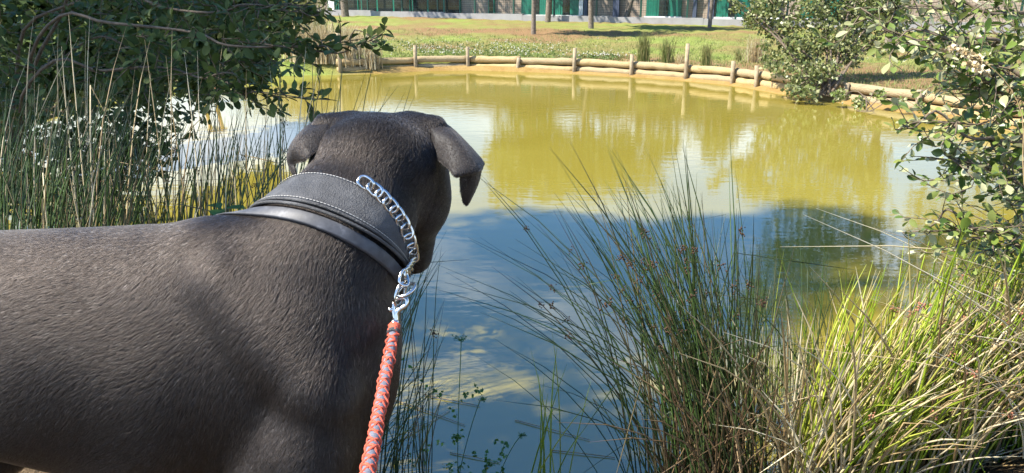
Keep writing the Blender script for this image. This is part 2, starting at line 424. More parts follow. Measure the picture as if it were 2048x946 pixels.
M['green'] = plain('green_paint', (0.012, 0.13, 0.085), 0.35, 0.5, var=0.12, scale=5)
M['fence'] = plain('fence_green', (0.012, 0.05, 0.035), 0.45, 0.5, var=0.1)
M['pipe'] = plain('blue_grey_metal', (0.06, 0.075, 0.12), 0.5, 0.4)
M['glass'] = plain('dark_glass', (0.015, 0.02, 0.022), 0.06, 0.9, var=0.3, scale=1.0)
M['roofing'] = plain('roofing', (0.30, 0.30, 0.30), 0.8, 0.2)
bld = empty('pavilion_building', bp(BLEN / 2, 4.0, ZB), 'long single-storey building in brown brick with green window frames', 'building')
VB = 2.2
Z0 = ZB - 0.35; ZF = ZB + 0.08; ZT = ZB + 3.3
uL, uR = -14.0, BLEN + 9
wall = bbox('wall', uL, uR, VB + 0.15, VB + 9.0, Z0, ZT, M['brick'], bld)
bbox('plinth', uL, uR, VB - 0.02, VB + 0.145, Z0 - .1, ZF, M['concrete'], bld)
bbox('roof', uL - .3, uR + .3, VB - 0.45, VB + 9.3, ZT + .003, ZT + 0.28, M['roofing'], bld)
def opening(x0, x1, kind, nm=2, bar=True):
    u0, u1 = ucol(x0, VB), ucol(x1, VB)
    if u1 - u0 < 0.15: u1 = u0 + 0.15
    z0, z1 = ZF + 0.003, ZF + 2.35
    if kind == 'pipe':
        return bbox('downpipe', u0, u1, VB - 0.05, VB + 0.147, ZF + .003, ZT - .003, M['pipe'], bld)
    fr_ = bbox('window', u0, u1, VB + 0.03, VB + 0.149, z0, z1, M['green'], bld)
    n = nm; w = (u1 - u0) / n
    for k in range(n):
        mt_ = M['glass'] if kind == 'glass' or (kind == 'mixed' and k % 2) else M['green']
        mt_ = M['white'] if kind == 'white' else mt_
        bbox('pane', u0 + k * w + .05, u0 + (k + 1) * w - .05, VB + 0.012 if mt_ is not M['glass'] else VB + 0.022, VB + 0.03 - .001, z0 + .07, z1 - .07, mt_, fr_)
    bbox('sill', u0 - .06, u1 + .06, VB - 0.07, VB + 0.028, ZF + .004, ZF + 0.085, M['white'], fr_)
    return fr_
for a in [(240, 330, 'glass', 2), (400, 470, 'glass', 2), (520, 575, 'glass', 1), (655, 673, 'white', 1), (676, 716, 'glass', 1), (722, 820, 'glass', 3), (824, 920, 'glass', 3), (976, 988, 'glass', 1), (1042, 1100, 'mixed', 3), (1104, 1160, 'mixed', 3),
          (1292, 1362, 'mixed', 3), (1432, 1500, 'mixed', 3), (1505, 1560, 'glass', 2), (1600, 1680, 'mixed', 3), (1730, 1800, 'glass', 2)]:
    opening(*a)
for a in [(1226, 1238), (1386, 1391), (1416, 1428), (1168, 1174)]: opening(a[0], a[1], 'pipe')
bbox('jamb', ucol(1158, VB), ucol(1166, VB), VB - .03, VB + .147, ZF + .09, ZF + 2.4, M['white'], bld)

lw_ = empty('low_kerb_wall', bp(BLEN / 2, 0, ZB), 'low pale concrete kerb wall under the green mesh fence', 'wall')
nseg = 12; us = np.linspace(uL, uR, nseg + 1)
for a, b in zip(us[:-1], us[1:]):
    pm = bp((a + b) / 2, 0, 0); g_ = float(gz(pm[0], pm[1]))
    bbox('kerb_block', a + .004, b - .004, -0.12, 0.12, g_ - 0.3, g_ + 0.24, M['concrete'], lw_)
fen = empty('mesh_fence', bp(BLEN / 2, 0, ZB + .2), 'dark green welded mesh fence on the low kerb wall', 'fence')
SP = 1.9
postm = None
for k, u in enumerate(np.arange(uL + .3, uR, SP)):
    pm = bp(u, 0, 0); g_ = float(gz(pm[0], pm[1])) + 0.22
    V, F = box(bp(u, 0, g_ + 0.9), (0.075, 0.06, 1.9), BROT); part('fence_post', V, F, M['fence'], fen, smooth_=False)
    if u + SP > uR: break
    ln_ = []
    for z in np.arange(0.06, 1.8, 0.2): ln_.append([bp(u + .03, -.01, g_ + z), bp(u + SP - .03, -.01, g_ + z)])
    for uu in np.arange(u + .1, u + SP, 0.1): ln_.append([bp(uu, .004, g_ + .05), bp(uu, .004, g_ + 1.8)])
    V, F = tubes(ln_, np.full((len(ln_), 2), 0.0042), 3); part('mesh_panel', V, F, M['fence'], fen, smooth_=False)

# pale wall glimpsed between the shrubs far to the right
a, b = P(1790, 40, 44.0), P(2250, 42, 40.0)
V, F = box(((a + b) / 2) * [1, 1, 0] + [0, 0, 1.0], (np.linalg.norm((b - a)[:2]), 0.3, 1.5), rotm0 if False else np.stack([nrm((b - a) * [1, 1, 0]), nrm([-(b - a)[1], (b - a)[0], 0]), [0, 0, 1]], 1))
tag(part('white_wall', V, F, M['white'], None, False), 'pale white wall glimpsed far off behind the right-hand shrub', 'wall')

# ------------------------------------------------------------------ trees
LEAFQ = np.array([[0, 0, 0], [0.42, 0.45, 0.06], [0, 1.0, -0.04], [-0.42, 0.45, 0.06]], float)
def leaf_quads(pos, size, up=0.5, templ=LEAFQ):
    n = len(pos)
    d = rng.normal(0, 1, (n, 3)); d[:, 2] -= 0.15; d /= np.linalg.norm(d, axis=1, keepdims=True)
    q = rng.normal(0, 1, (n, 3)); q[:, 2] += up * 2
    x = np.cross(d, q); x /= np.linalg.norm(x, axis=1, keepdims=True); z = np.cross(x, d)
    s = size * (0.6 + 0.8 * rng.random(n))
    V = pos[:, None, :] + s[:, None, None] * (templ[None, :, 0:1] * x[:, None] + templ[None, :, 1:2] * d[:, None] + templ[None, :, 2:3] * z[:, None])
    return V.reshape(-1, 3), np.arange(n * 4).reshape(n, 4)
def blob_points(blobs, n, shell=0.55):
    w = np.array([b[3] ** 2.2 for b in blobs]); k = rng.choice(len(blobs), n, p=w / w.sum())
    B = np.array(blobs)[k]
    d = rng.normal(0, 1, (n, 3)); d /= np.linalg.norm(d, axis=1, keepdims=True)
    r = B[:, 3] * (shell + (1 - shell) * rng.random(n)) * (0.85 + 0.35 * rng.random(n))
    return B[:, :3] + d * r[:, None] * [1, 1, 0.8]
def crown_blobs(c, rx, rz, nb, rb):
    out = []
    for _ in range(nb):
        d = rng.normal(0, 1, 3); d /= np.linalg.norm(d); r = rng.random() ** 0.45
        out.append((c[0] + d[0] * rx * r, c[1] + d[1] * rx * r, c[2] + d[2] * rz * r, rb * rng.uniform(0.6, 1.25)))
    return out
def tree(base, h, r0, crown_c, rx, rz, nb, rb, nleaf, lsize, label, lean=(0, 0), group=None, name='tree', lm='leaf_tree'):
    base = np.asarray(base, float)
    t = empty(name, base, label, 'tree', group)
    cc = np.asarray(crown_c, float)
    blobs = crown_blobs(cc, rx, rz, nb, rb)
    topz = cc[2] + rz * 0.5
    pts = [base + [0, 0, -0.2], base + [0, 0, 0.02], base + [lean[0] * .35, lean[1] * .35, h * .25], base + [lean[0], lean[1], h * .55], [cc[0], cc[1], topz]]
    V, F = tube(pts, [r0 * 1.5, r0 * 1.2, r0, r0 * .8, r0 * .25], 10, 26)
    items = [(V, F)]
    start = spline(pts, 40)
    for b in blobs[:min(nb, 14)]:
        s = start[int(rng.integers(16, 34))]; e = np.array(b[:3])
        mid = (s + e) / 2 + [0, 0, 0.12 * np.linalg.norm(e - s)]
        items.append(tube([s, mid, e], [r0 * .42, r0 * .26, r0 * .08], 6, 8))
    V, F = merge(items)
    part('trunk', V, F, M['bark'], t)
    V, F = leaf_quads(blob_points(blobs, nleaf), lsize)
    part('crown', V, F, M[lm], t, smooth_=False)
    return t
def at(px, py): return ground_hit(px, py)
p = at(1067, 69); tree(p, 4.6, 0.068, p + [-0.1, 0.2, 3.6], 1.4, 1.5, 16, 0.75, 4500, 0.16, 'young tree with a straight pale trunk nearest the pond on the lawn', (0.0, 0), 'trees on the lawn')
p = at(1182, 58); tree(p, 5.2, 0.085, p + [0.2, 0.1, 3.9], 1.6, 1.6, 18, 0.8, 5000, 0.17, 'tree on bare orange litter, right of the young pale trunk', (-0.15, 0), 'trees on the lawn')
p = at(1096, 46); p = bp(ucol(1096, -.6), -.6, 0); p[2] = float(gz(p[0], p[1])); tree(p, 6, 0.105, p + [-0.6, 0.5, 5.0], 2.3, 1.9, 18, 0.9, 3000, 0.18, 'stout dark tree close against the kerb wall', (0.15, 0), 'trees on the lawn')
p = bp(ucol(1252, .8), .8, ZB - .05); tree(p, 5.5, 0.10, p + [1.6, 0.2, 4.9], 1.5, 1.3, 14, 0.7, 2200, 0.17, 'dark tree leaning right between fence and brick wall', (1.05, 0), 'trees by the building')
p = at(1419, 55); tree(p, 4.6, 0.065, p + [0.5, 0.4, 3.7], 1.25, 1.2, 12, 0.6, 1500, 0.15, 'thin grey trunk in front of the fence beside the willow bush', (0.05, 0), 'trees on the lawn')
p = bp(ucol(690, -1.0), -1.0, 0); p[2] = float(gz(p[0], p[1])); tree(p, 7, 0.15, p + [0.8, 0.5, 6.2], 3.0, 2.6, 20, 1.1, 4200, 0.2, 'dark tree before the glazed end, behind the pale tall grass', (-0.2, 0), 'trees by the building')
p = at(1776, 101); tree(p, 8.5, 0.10, p + [-0.4, 0.6, 6.2], 2.6, 3.0, 34, 0.85, 7500, 0.15, 'tall tree on the right lawn behind the willow bush', (0.1, 0), 'trees on the lawn')
p = np.array([15.5, 21.5, 0.25]); tree(p, 8, 0.16, p + [0, 0, 5.2], 3.0, 2.6, 24, 1.1, 5000, 0.2, 'broad tree shading the lawn at the far right', (0, 0), 'trees on the lawn')
for k, (px, d, h) in enumerate([(1700, 46, 6), (1980, 47, 6.5), (2150, 45, 7)]):
    p = P(px, 40, d); p[2] = float(gz(p[0], p[1])); tree(p, h, 0.2, p + [0, 0, h * .62], 3.4, 2.2, 16, 1.5, 3000, 0.28, ['background tree beyond the building corner', 'middle background tree behind the white wall', 'rightmost background tree behind the white wall'][k], (0, 0), 'background trees')
# trees on the near left bank, just outside the picture: their shade lies over the water
NEAR = [((-5.7, 2.8), 9.5, (-5.4, 2.7, 6.9), 1.1, 2.2), ((-7.0, 2.7), 12.5, (-6.6, 2.5, 9.9), 1.1, 2.1), ((-5.5, 3.4), 6.4, (-5.3, 3.4, 4.3), 1.4, 1.9), ((-3.2, 1.5), 4.6, (-2.9, 1.5, 4.0), 0.55, 0.7)]  # last entry: sapling added out of view to shade the nearest water
for k, (b, h, c, rx, rz) in enumerate(NEAR):
    p = np.array([b[0], b[1], float(gz(b[0], b[1]))])
    tree(p, h, 0.14 if k < 3 else 0.045, c, rx, rz, 70 if k < 3 else 22, 0.40 if k < 3 else 0.25, 8500 if k < 3 else 2600, 0.10 if k < 3 else 0.08, ['bank tree left of the picture, middle of three', 'tallest bank tree left of the picture', 'bushy bank tree left of the picture beside the dark bush', 'slender unseen sapling added left of the picture to shade the near water'][k], (0.1, 0), 'trees on the left bank')

# ------------------------------------------------------------------ lawn: grass blades, clover, tufts
def scatter_far(n, sampler):
    xy = np.array([sampler() for _ in range(n)]); z = gz(xy[:, 0], xy[:, 1]); return np.column_stack([xy, z])
M['lawnblade'] = leafmat('lawn_blade', [(0.0, (0.09, 0.145, 0.025)), (0.45, (0.17, 0.215, 0.045)), (0.75, (0.25, 0.245, 0.09)), (1.0, (0.36, 0.30, 0.14))], 0.6, 0.2)
n = 90000
thl = rng.uniform(-0.25, 2.1, n); of = RV + 0.1 + 11 * rng.random(n) ** 1.6
q = redge(thl) + of; X = PC[0] + q * np.cos(thl); Y = PC[1] + q * np.sin(thl)
dens = np.sin(X * 1.3 + 2 * np.sin(Y * .9)) + np.sin(Y * 1.9 + X * .6)
bare = np.exp(-(((X - 0.2) / 3.0) ** 2 + ((Y - 25.3) / 1.0) ** 2)) + 0.7 * np.exp(-((of - 0.8) / 0.8) ** 2) * (X > 1.5)
keep = (rng.random(n) > 0.25 + 0.25 * (dens < -0.6) + 0.7 * bare); X, Y, of = X[keep], Y[keep], of[keep]; n = len(X)
Z = gz(X, Y)
h = (0.025 + 0.035 * rng.random(n)) * (1 + 0.4 * np.exp(-((of - 0.7) / 0.5) ** 2))
a = rng.uniform(0, np.pi, n); w_ = 0.004 + 0.006 * rng.random(n); lx = rng.normal(0, .4, n) * h; ly = rng.normal(0, .4, n) * h
b0 = np.stack([X - np.cos(a) * w_, Y - np.sin(a) * w_, Z - .01], -1); b1 = np.stack([X + np.cos(a) * w_, Y + np.sin(a) * w_, Z - .01], -1); t0 = np.stack([X + lx, Y + ly, Z + h], -1)
V = np.stack([b0, b1, t0], 1).reshape(-1, 3)
lg = part('lawn_grass', V, np.arange(3 * n).reshape(n, 3), M['lawnblade'], smooth_=False)
tag(lg, 'short lawn grass behind the log bank wall', 'grass', kind='stuff')
# lush clover fringe just behind the logs, with white flower heads
M['clover'] = leafmat('clover_leaf', [(0, (0.05, 0.10, 0.02)), (1, (0.11, 0.165, 0.03))], 0.5, 0.25)
M['flower'] = plain('clover_flower', (0.46, 0.44, 0.36), 0.8, 0.1, var=0.15, scale=200)
C = []
for cx, cy, sx, sy, n in [(905, 108, 55, 7, 520), (1040, 108, 45, 7, 430), (1195, 116, 30, 3, 420), (830, 100, 40, 6, 220), (990, 96, 100, 7, 380)]:
    for _ in range(n):
        px, py = random.gauss(cx, sx), random.gauss(cy, sy)
        if py > 119: continue
        r = ray(px, py); t = 15.0
        p = CAM + r * ((0.25 - CAM[2]) / r[2])
        if np.hypot(*(p[:2] - PC)) - redge(math.atan2(p[1] - PC[1], p[0] - PC[0])) > RV + .12: C.append((p[0], p[1]))
C = np.array(C); Cz = gz(C[:, 0], C[:, 1])
pts = np.repeat(np.column_stack([C, Cz + 0.02]), 3, 0) + rng.normal(0, 0.06, (len(C) * 3, 3)) * [1, 1, .4]
V, F = leaf_quads(pts, 0.036, 1.0)
tag(part('clover_patch', V, F, M['clover'], smooth_=False), 'lush green clover growing behind the log bank wall', 'clover', kind='stuff')
OCT = np.array([[1, 0, 0], [0, 1, 0], [-1, 0, 0], [0, -1, 0], [0, 0, 1], [0, 0, -1]], float); OCF = np.array([[0, 1, 4], [1, 2, 4], [2, 3, 4], [3, 0, 4], [1, 0, 5], [2, 1, 5], [3, 2, 5], [0, 3, 5]])
def dots(pos, r):
    V = (pos[:, None, :] + OCT[None] * np.asarray(r)[:, None, None]).reshape(-1, 3)
    F = (np.arange(len(pos))[:, None, None] * 6 + OCF[None]).reshape(-1, 3); return V, F
k = rng.random(len(C)) < 0.20
V, F = dots(np.column_stack([C[k], Cz[k] + 0.09]), rng.uniform(0.010, 0.017, k.sum()))
tag(part('clover_flowers', V, F, M['flower'], smooth_=False), 'white clover flower heads dotted over the lawn edge', 'flowers', kind='stuff')
def tuft(base, n, h, spread, mat, name, label, cat='grass', group=None, r=0.004, heads=None):
    base = np.asarray(base, float); t = empty(name, base, label, cat, group)
    b = base + rng.normal(0, 1, (n, 3)) * [spread * .35, spread * .35, 0]
    az = rng.uniform(0, 2 * np.pi, n); ln_ = rng.random(n) * spread; hh = h * rng.uniform(0.55, 1.05, n)
    tt = np.linspace(0, 1, 5)
    L = b[:, None] + np.stack([np.cos(az)[:, None] * ln_[:, None] * tt ** 1.8, np.sin(az)[:, None] * ln_[:, None] * tt ** 1.8, hh[:, None] * tt], -1)
    V, F = tubes(L, r * (1 - 0.8 * tt)[None].repeat(n, 0), 3); part('blades', V, F, mat, t, kind='stuff')
    return t
M['tuftmat'] = leafmat('tuft_blade', [(0, (0.10, 0.16, 0.03)), (0.5, (0.20, 0.22, 0.06)), (1, (0.36, 0.30, 0.13))], 0.5, 0.2)
for px, py, n, h, s, lab in [(1287, 122, 170, 0.62, .16, 'tall rush tuft on the far bank, leftmost of three'), (1332, 126, 150, 0.5, .16, 'rush tuft on the far bank, middle of three'), (1411, 132, 120, 0.45, .12, 'narrow rush tuft right of the tallest stake'), (1362, 135, 60, .3, .12, 'low straw tuft beside the tallest stake'), (1476, 122, 60, .28, .14, 'small dry tuft behind the logs near the willow bush'), (1510, 125, 130, .55, .28, 'wide straw grass tuft at the foot of the willow bush')]:
    tuft(at(px, py), n, h, s, M['tuftmat'] if 'straw' not in lab else M['straw'], 'rush_tuft', lab, 'grass', 'tufts on the far bank', 0.006)
# straw reeds on the left end of the far shore
k = 0
for px, py, n, h, s, mm_, lab in [(598, 150, 260, 0.9, .35, 'straw', 'straw reeds at the water beside the dark bush'), (650, 150, 300, 0.85, .35, 'straw', 'middle stand of straw reeds on the far left shore'), (700, 150, 300, 0.8, .33, 'straw', 'straw reeds next to the first logs'), (745, 146, 200, .72, .25, 'straw', 'thin straw reeds overlapping the log ends'), (620, 128, 260, .9, .5, 'tuftmat', 'greenish reed stand behind the straw reeds'), (700, 122, 180, .7, .5, 'straw', 'dry grass clump on the bank above the reeds'), (560, 120, 200, .9, .5, 'straw', 'dry grass clump half hidden by the dark bush')]:
    b = P(px, py, 15.8 if py > 140 else 17.0); b[2] = max(0.0, float(gz(b[0], b[1])) - .03)
    tuft(b, n, h, s, M[mm_], 'reed_stand', lab, 'reeds', 'reeds on the far left shore', 0.008)
p = at(590, 45); p = P(588, 50, 22.0); p[2] = float(gz(p[0], p[1]))
tuft(p, 420, 1.9, 1.1, M['tuftmat'], 'pampas_grass', 'tall pale green arching grass in front of the building', 'grass', None, 0.012)
p = P(515, 60, 21.0); p[2] = float(gz(p[0], p[1])); tuft(p, 300, 1.5, 1.0, M['tuftmat'], 'pampas_grass', 'second arching grass clump, mostly behind the dark bush', 'grass', None, 0.012)
# small wooden rail by the left shore
rail = empty('wooden_rail', P(422, 184, 11.5), 'small reddish wooden rail of two legs and a bar by the left shore', 'rail')
M['redwood'] = plain('red_wood', (0.34, 0.16, 0.09), 0.7, 0.3, var=0.3, scale=20)
part('beam', *box(P(421, 143, 11.5), (0.28, 0.09, 0.05)), M['redwood'], rail, False)
for x in (408, 432): part('leg', *tube([P(x, 147, 11.5), P(x, 200, 11.5)], [0.03, 0.03], 8), M['redwood'], rail)

# ------------------------------------------------------------------ willow bush on the far right bank
def bush(base, blobs, nleaf, lsize, mat, name, label, nst=12, r0=0.02, cat='bush', trunk='stems'):
    base = np.asarray(base, float); t = empty(name, base, label, cat)
    items = []
    for b in [blobs[i] for i in rng.permutation(len(blobs))[:nst]]:
        s = base + rng.normal(0, 0.12, 3) * [1, 1, 0]; e = np.array(b[:3]); mid = s * .5 + e * .5 + [0, 0, 0.15]
        items.append(tube([s, mid, e], [r0, r0 * .7, r0 * .25], 6, 9))
    part(trunk, *merge(items), M['twig'], t)
    V, F = leaf_quads(blob_points(blobs, nleaf, 0.35), lsize); part('foliage', V, F, M[mat], t, smooth_=False, kind='stuff')
    return t
bl = []
for px, py, d, r in [(1520, 30, 12, .3), (1540, 0, 12.1, .3), (1790, 50, 12.4, .3), (1800, -40, 12.6, .4), (1460, -10, 12.1, .15), (1545, 120, 11.8, .2), (1700, 110, 11.8, .25), (1560, 60, 12, .33), (1620, 30, 12, .4), (1680, 20, 12.2, .4), (1600, 100, 11.8, .38), (1660, 80, 11.9, .4), (1720, 60, 12.2, .35), (1560, 140, 11.6, .2), (1610, 150, 11.5, .3), (1590, 180, 11.3, .18), (1650, 140, 11.5, .25), (1740, 20, 12.3, .35), (1530, 90, 11.9, .12), (1500, 40, 12.1, .15), (1475, 15, 12.1, .12), (1780, 10, 12.4, .35), (1640, -40, 12.2, .5), (1720, -60, 12.4, .5), (1560, -30, 12.2, .35), (1620, 185, 11.2, .16), (1745, 90, 12, .22)]:
    bl.append((*P(px, py, d), r))
b0 = P(1640, 190, 11.6); b0[2] = 0.1
bush(b0, bl, 13000, 0.058, 'leaf_willow', 'willow_bush', 'grey-green willow bush overhanging the logs of the right bank', 18, 0.025)
bl = [(*P(px, py, d), r) for px, py, d, r in [(1760, 190, 10.6, .1), (1800, 205, 10.3, .1), (1720, 205, 10.6, .12), (1680, 190, 10.9, .12), (1840, 215, 10.0, .08)]]
b0 = P(1740, 218, 10.4); b0[2] = 0.05
bush(b0, bl, 700, 0.045, 'leaf_sun', 'bramble', 'low bramble trailing over the right-hand logs', 5, 0.008)

# ------------------------------------------------------------------ leafy shrubs close to the camera
def leaf_template(wid=0.27, fold=0.08, curl=0.10):
    ys = [0.0, 0.12, 0.38, 0.66, 0.88, 1.0]; ws = [0.012, 0.05, wid * 0.82, wid, wid * 0.62, 0.0]
    V = []; F = []
    for y, w in zip(ys, ws):
        z = -curl * y * y
        V += [(-w, y, z + fold * w / wid), (0, y, z), (w, y, z + fold * w / wid)]
    for r in range(5):
        a = r * 3
        F += [(a, a + 1, a + 4, a + 3), (a + 1, a + 2, a + 5, a + 4)]
    return np.array(V, float), F
LT = [leaf_template(0.25, .07, .08), leaf_template(0.29, .10, .20), leaf_template(0.22, .05, -.10)]
def shrub(name, label, base, twigs, mat, nsep, lsize, mains, cat='shrub'):
    """twigs: polylines with leaves; the first nsep leaves nearest the camera become single parts"""
    t = empty(name, base, label, cat)
    items = []
    for p_, r_ in mains:                                   # crooked branches
        c = spline(p_, 15); c[2:-1] += rng.normal(0, 0.022, (12, 3)); items.append(tube(c, np.interp(np.linspace(0, 1, 15), np.linspace(0, 1, len(r_)), r_), 7, 44))
    part('branches', *merge(items), M['twig'], t)
    V, F = tubes([spline(tw, 6) for tw in twigs], np.tile(np.linspace(0.0024, 0.0009, 6), (len(twigs), 1)), 4); part('twigs', V, F, M['twig'], t, kind='stuff')
    pos = []; dr = []; nm = []
    for tw in twigs:
        c = spline(tw, 40); L = np.linalg.norm(np.diff(c, axis=0), axis=1).sum(); n = max(3, int(L / 0.018))
        for k in range(n):
            f = (k + 0.6) / n; i_ = min(38, int(f * 39)); T = nrm(c[i_ + 1] - c[i_])
            s = nrm(np.cross(T, [0, 0, 1.0]) + rng.normal(0, .5, 3)) * (1 if k % 2 else -1)
            if k == n - 1: s = T
            pos.append(c[i_]); dr.append(nrm(T * 0.75 + s * 0.8 + [0, 0, rng.normal(-.1, .35)])); nm.append(nrm(np.array([0, 0, 1.0]) + rng.normal(0, .55, 3)))
    pos = np.array(pos); dr = np.array(dr); nm = np.array(nm); n = len(pos)
    sz = lsize * rng.uniform(0.55, 1.2, n)
    X = np.cross(dr, nm); X /= np.linalg.norm(X, axis=1, keepdims=True); Zv = np.cross(X, dr)
    rel = pos - CAM; dep = rel @ FW; u = 1024 + FPX * (rel @ RT) / dep; vv = 473 - FPX * (rel @ UP) / dep
    inside = (u > -20) & (u < 2068) & (vv > -20) & (vv < 966)
    order = np.argsort(np.where(inside, -sz / dep, 1))
    sep = set(order[:nsep].tolist())
    mes = [mkmesh('leaf', a, b, M[mat]) for a, b in LT]
    for i_ in sep:
        Mx = Matrix(((X[i_, 0], dr[i_, 0], Zv[i_, 0], 0), (X[i_, 1], dr[i_, 1], Zv[i_, 1], 0), (X[i_, 2], dr[i_, 2], Zv[i_, 2], 0), (0, 0, 0, 1)))
        Mx = Matrix.Translation(Vector(tuple(pos[i_]))) @ Mx @ Matrix.Scale(sz[i_], 4)
        inst('leaf', mes[i_ % 3], Mx, t)
    rest = np.array([i_ for i_ in range(n) if i_ not in sep])
    if len(rest):
        tv, tf = LT[0]; tf = np.array(tf)
        V = pos[rest][:, None] + sz[rest][:, None, None] * (tv[None, :, 0:1] * X[rest][:, None] + tv[None, :, 1:2] * dr[rest][:, None] + tv[None, :, 2:3] * Zv[rest][:, None])
        F = (np.arange(len(rest))[:, None, None] * len(tv) + tf[None]).reshape(-1, 4)
        part('foliage', V.reshape(-1, 3), F, M[mat], t, kind='stuff')
    return t
def twig_from(s, tgt, sag=0.0):
    s = np.asarray(s); tgt = np.asarray(tgt); mid = (s + tgt) / 2 + rng.normal(0, .02, 3) + [0, 0, sag]
    return [s, mid, tgt]
# right: sunlit willow reaching in from the right edge
tw = []; mains = []
rb = np.array([2.9, 2.9, 0.3])
for ctrl in [[(2300, 150, 2.6), (2080, 110, 2.3), (1930, 80, 2.15), (1790, 85, 2.1)], [(2300, 250, 2.5), (2090, 180, 2.2), (1980, 130, 2.1), (1850, 95, 2.05)], [(2350, 60, 2.7), (2100, 20, 2.4), (1900, 18, 2.3), (1720, 15, 2.25)],
             [(2300, 420, 2.5), (2120, 300, 2.25), (1960, 250, 2.1), (1800, 245, 2.05)], [(2300, 520, 2.5), (2140, 400, 2.25), (2000, 340, 2.15), (1905, 320, 2.1)], [(2300, 640, 2.5), (2100, 520, 2.2), (1960, 470, 2.1), (1850, 460, 2.05)], [(2350, 330, 2.5), (2150, 230, 2.3), (2020, 190, 2.2), (1940, 170, 2.2)]]:
    pts = [P(*c) for c in ctrl]
    mains.append(([rb] + pts, [0.02, 0.011, 0.007, 0.0045, 0.002]))
    c = spline(pts, 60)
    for k in range(34):
        i_ = int(rng.integers(8, 59)); s = c[i_]
        T = nrm(c[min(59, i_ + 1)] - c[i_ - 1])
        d = nrm(T * 0.6 + rng.normal(0, 0.7, 3) * [1, 1, 1] + [0, 0, .1]); tw.append(twig_from(s, s + d * rng.uniform(0.07, 0.20), -.01))
    tw.append([c[40], c[50], c[59]])
for _ in range(240):
    py = rng.uniform(-60, 520); lo = np.interp(py, [0, 100, 130, 190, 260, 320, 350, 430, 470, 520], [1720, 1850, 1930, 1960, 1880, 1900, 1960, 1990, 1930, 1990])
    px = lo + (2200 - lo) * rng.random() ** 0.75; s = P(px, py, rng.uniform(2.05, 2.9)); tw.append(twig_from(s, s + nrm(np.array([-.6, -.1, .2]) + rng.normal(0, .6, 3)) * rng.uniform(.08, .2)))
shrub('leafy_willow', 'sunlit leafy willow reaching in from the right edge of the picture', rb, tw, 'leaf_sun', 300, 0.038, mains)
# left: dark dense bush in the shade
tw = []; mains = []
lb = np.array([-3.1, 4.3, 0.25])
for ctrl in [[(-250, 60, 3.6), (100, 70, 3.1), (400, 75, 2.8), (600, 95, 2.65), (755, 80, 2.6)], [(-250, 230, 3.5), (50, 190, 3.1), (250, 140, 3.0), (420, 150, 2.9), (500, 185, 2.8), (660, 200, 2.75)], [(-250, 20, 3.8), (100, 10, 3.4), (400, 10, 3.0), (560, 20, 2.8), (640, 30, 2.7)],
             [(-250, 330, 3.7), (50, 300, 3.4), (220, 300, 3.2), (330, 290, 3.1)], [(-250, -60, 3.8), (150, -40, 3.4), (420, -10, 3.1), (520, 5, 3.0)], [(-250, 130, 4.2), (100, 120, 3.8), (350, 110, 3.5), (540, 130, 3.3)], [(-200, 420, 3.8), (20, 400, 3.6), (150, 380, 3.5), (240, 350, 3.4)]]:
    pts = [P(*c) for c in ctrl]
    pts = pts[1:]; mains.append(([lb] + pts, [0.014] + list(np.linspace(0.0065, 0.0016, len(pts)))))
    c = spline(pts, 80)
    for k in range(34):
        i_ = int(rng.integers(12, 79)); s = c[i_]; T = nrm(c[min(79, i_ + 1)] - c[i_ - 1])
        d = nrm(T * 0.6 + rng.normal(0, 0.6, 3)); tw.append(twig_from(s, s + d * rng.uniform(0.06, 0.22) * (1 if i_ < 62 else 0.6)))
    tw.append([c[50], c[66], c[79]])
for _ in range(620):
    py = rng.uniform(-80, 430); hi = np.interp(py, [0, 130, 190, 210, 300, 430], [540, 560, 430, 330, 290, 230])
    px = rng.uniform(-120, hi); d = rng.uniform(3.0, 4.6); s = P(px, py, d); tw.append(twig_from(s, s + nrm(np.array([.4, -.1, 0.1]) + rng.normal(0, .7, 3)) * rng.uniform(.1, .28)))
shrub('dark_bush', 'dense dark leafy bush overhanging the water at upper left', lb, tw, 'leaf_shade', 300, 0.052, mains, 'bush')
# a second bush behind closes the far left shore
bl = [(*P(px, py, d), r) for px, py, d, r in [(60, 20, 7, .5), (200, 10, 7.5, .5), (330, 40, 8, .5), (440, 60, 8.5, .5), (120, 90, 7, .45), (260, 110, 7.5, .45), (380, 120, 8.2, .4), (480, 120, 9, .4), (530, 60, 9.5, .45), (20, 150, 6.6, .4), (150, 160, 7, .35), (280, 170, 7.4, .3), (400, 165, 8, .25), (520, 140, 9.2, .25), (340, -30, 8, .6), (120, -40, 7.2, .6), (500, 0, 9.5, .4)]]
bush(np.array([-5.6, 7.4, 0.1]), bl, 22000, 0.085, 'leaf_shade', 'shore_bush', 'shadowy bush on the left shore behind the overhanging branches', 16, 0.03)

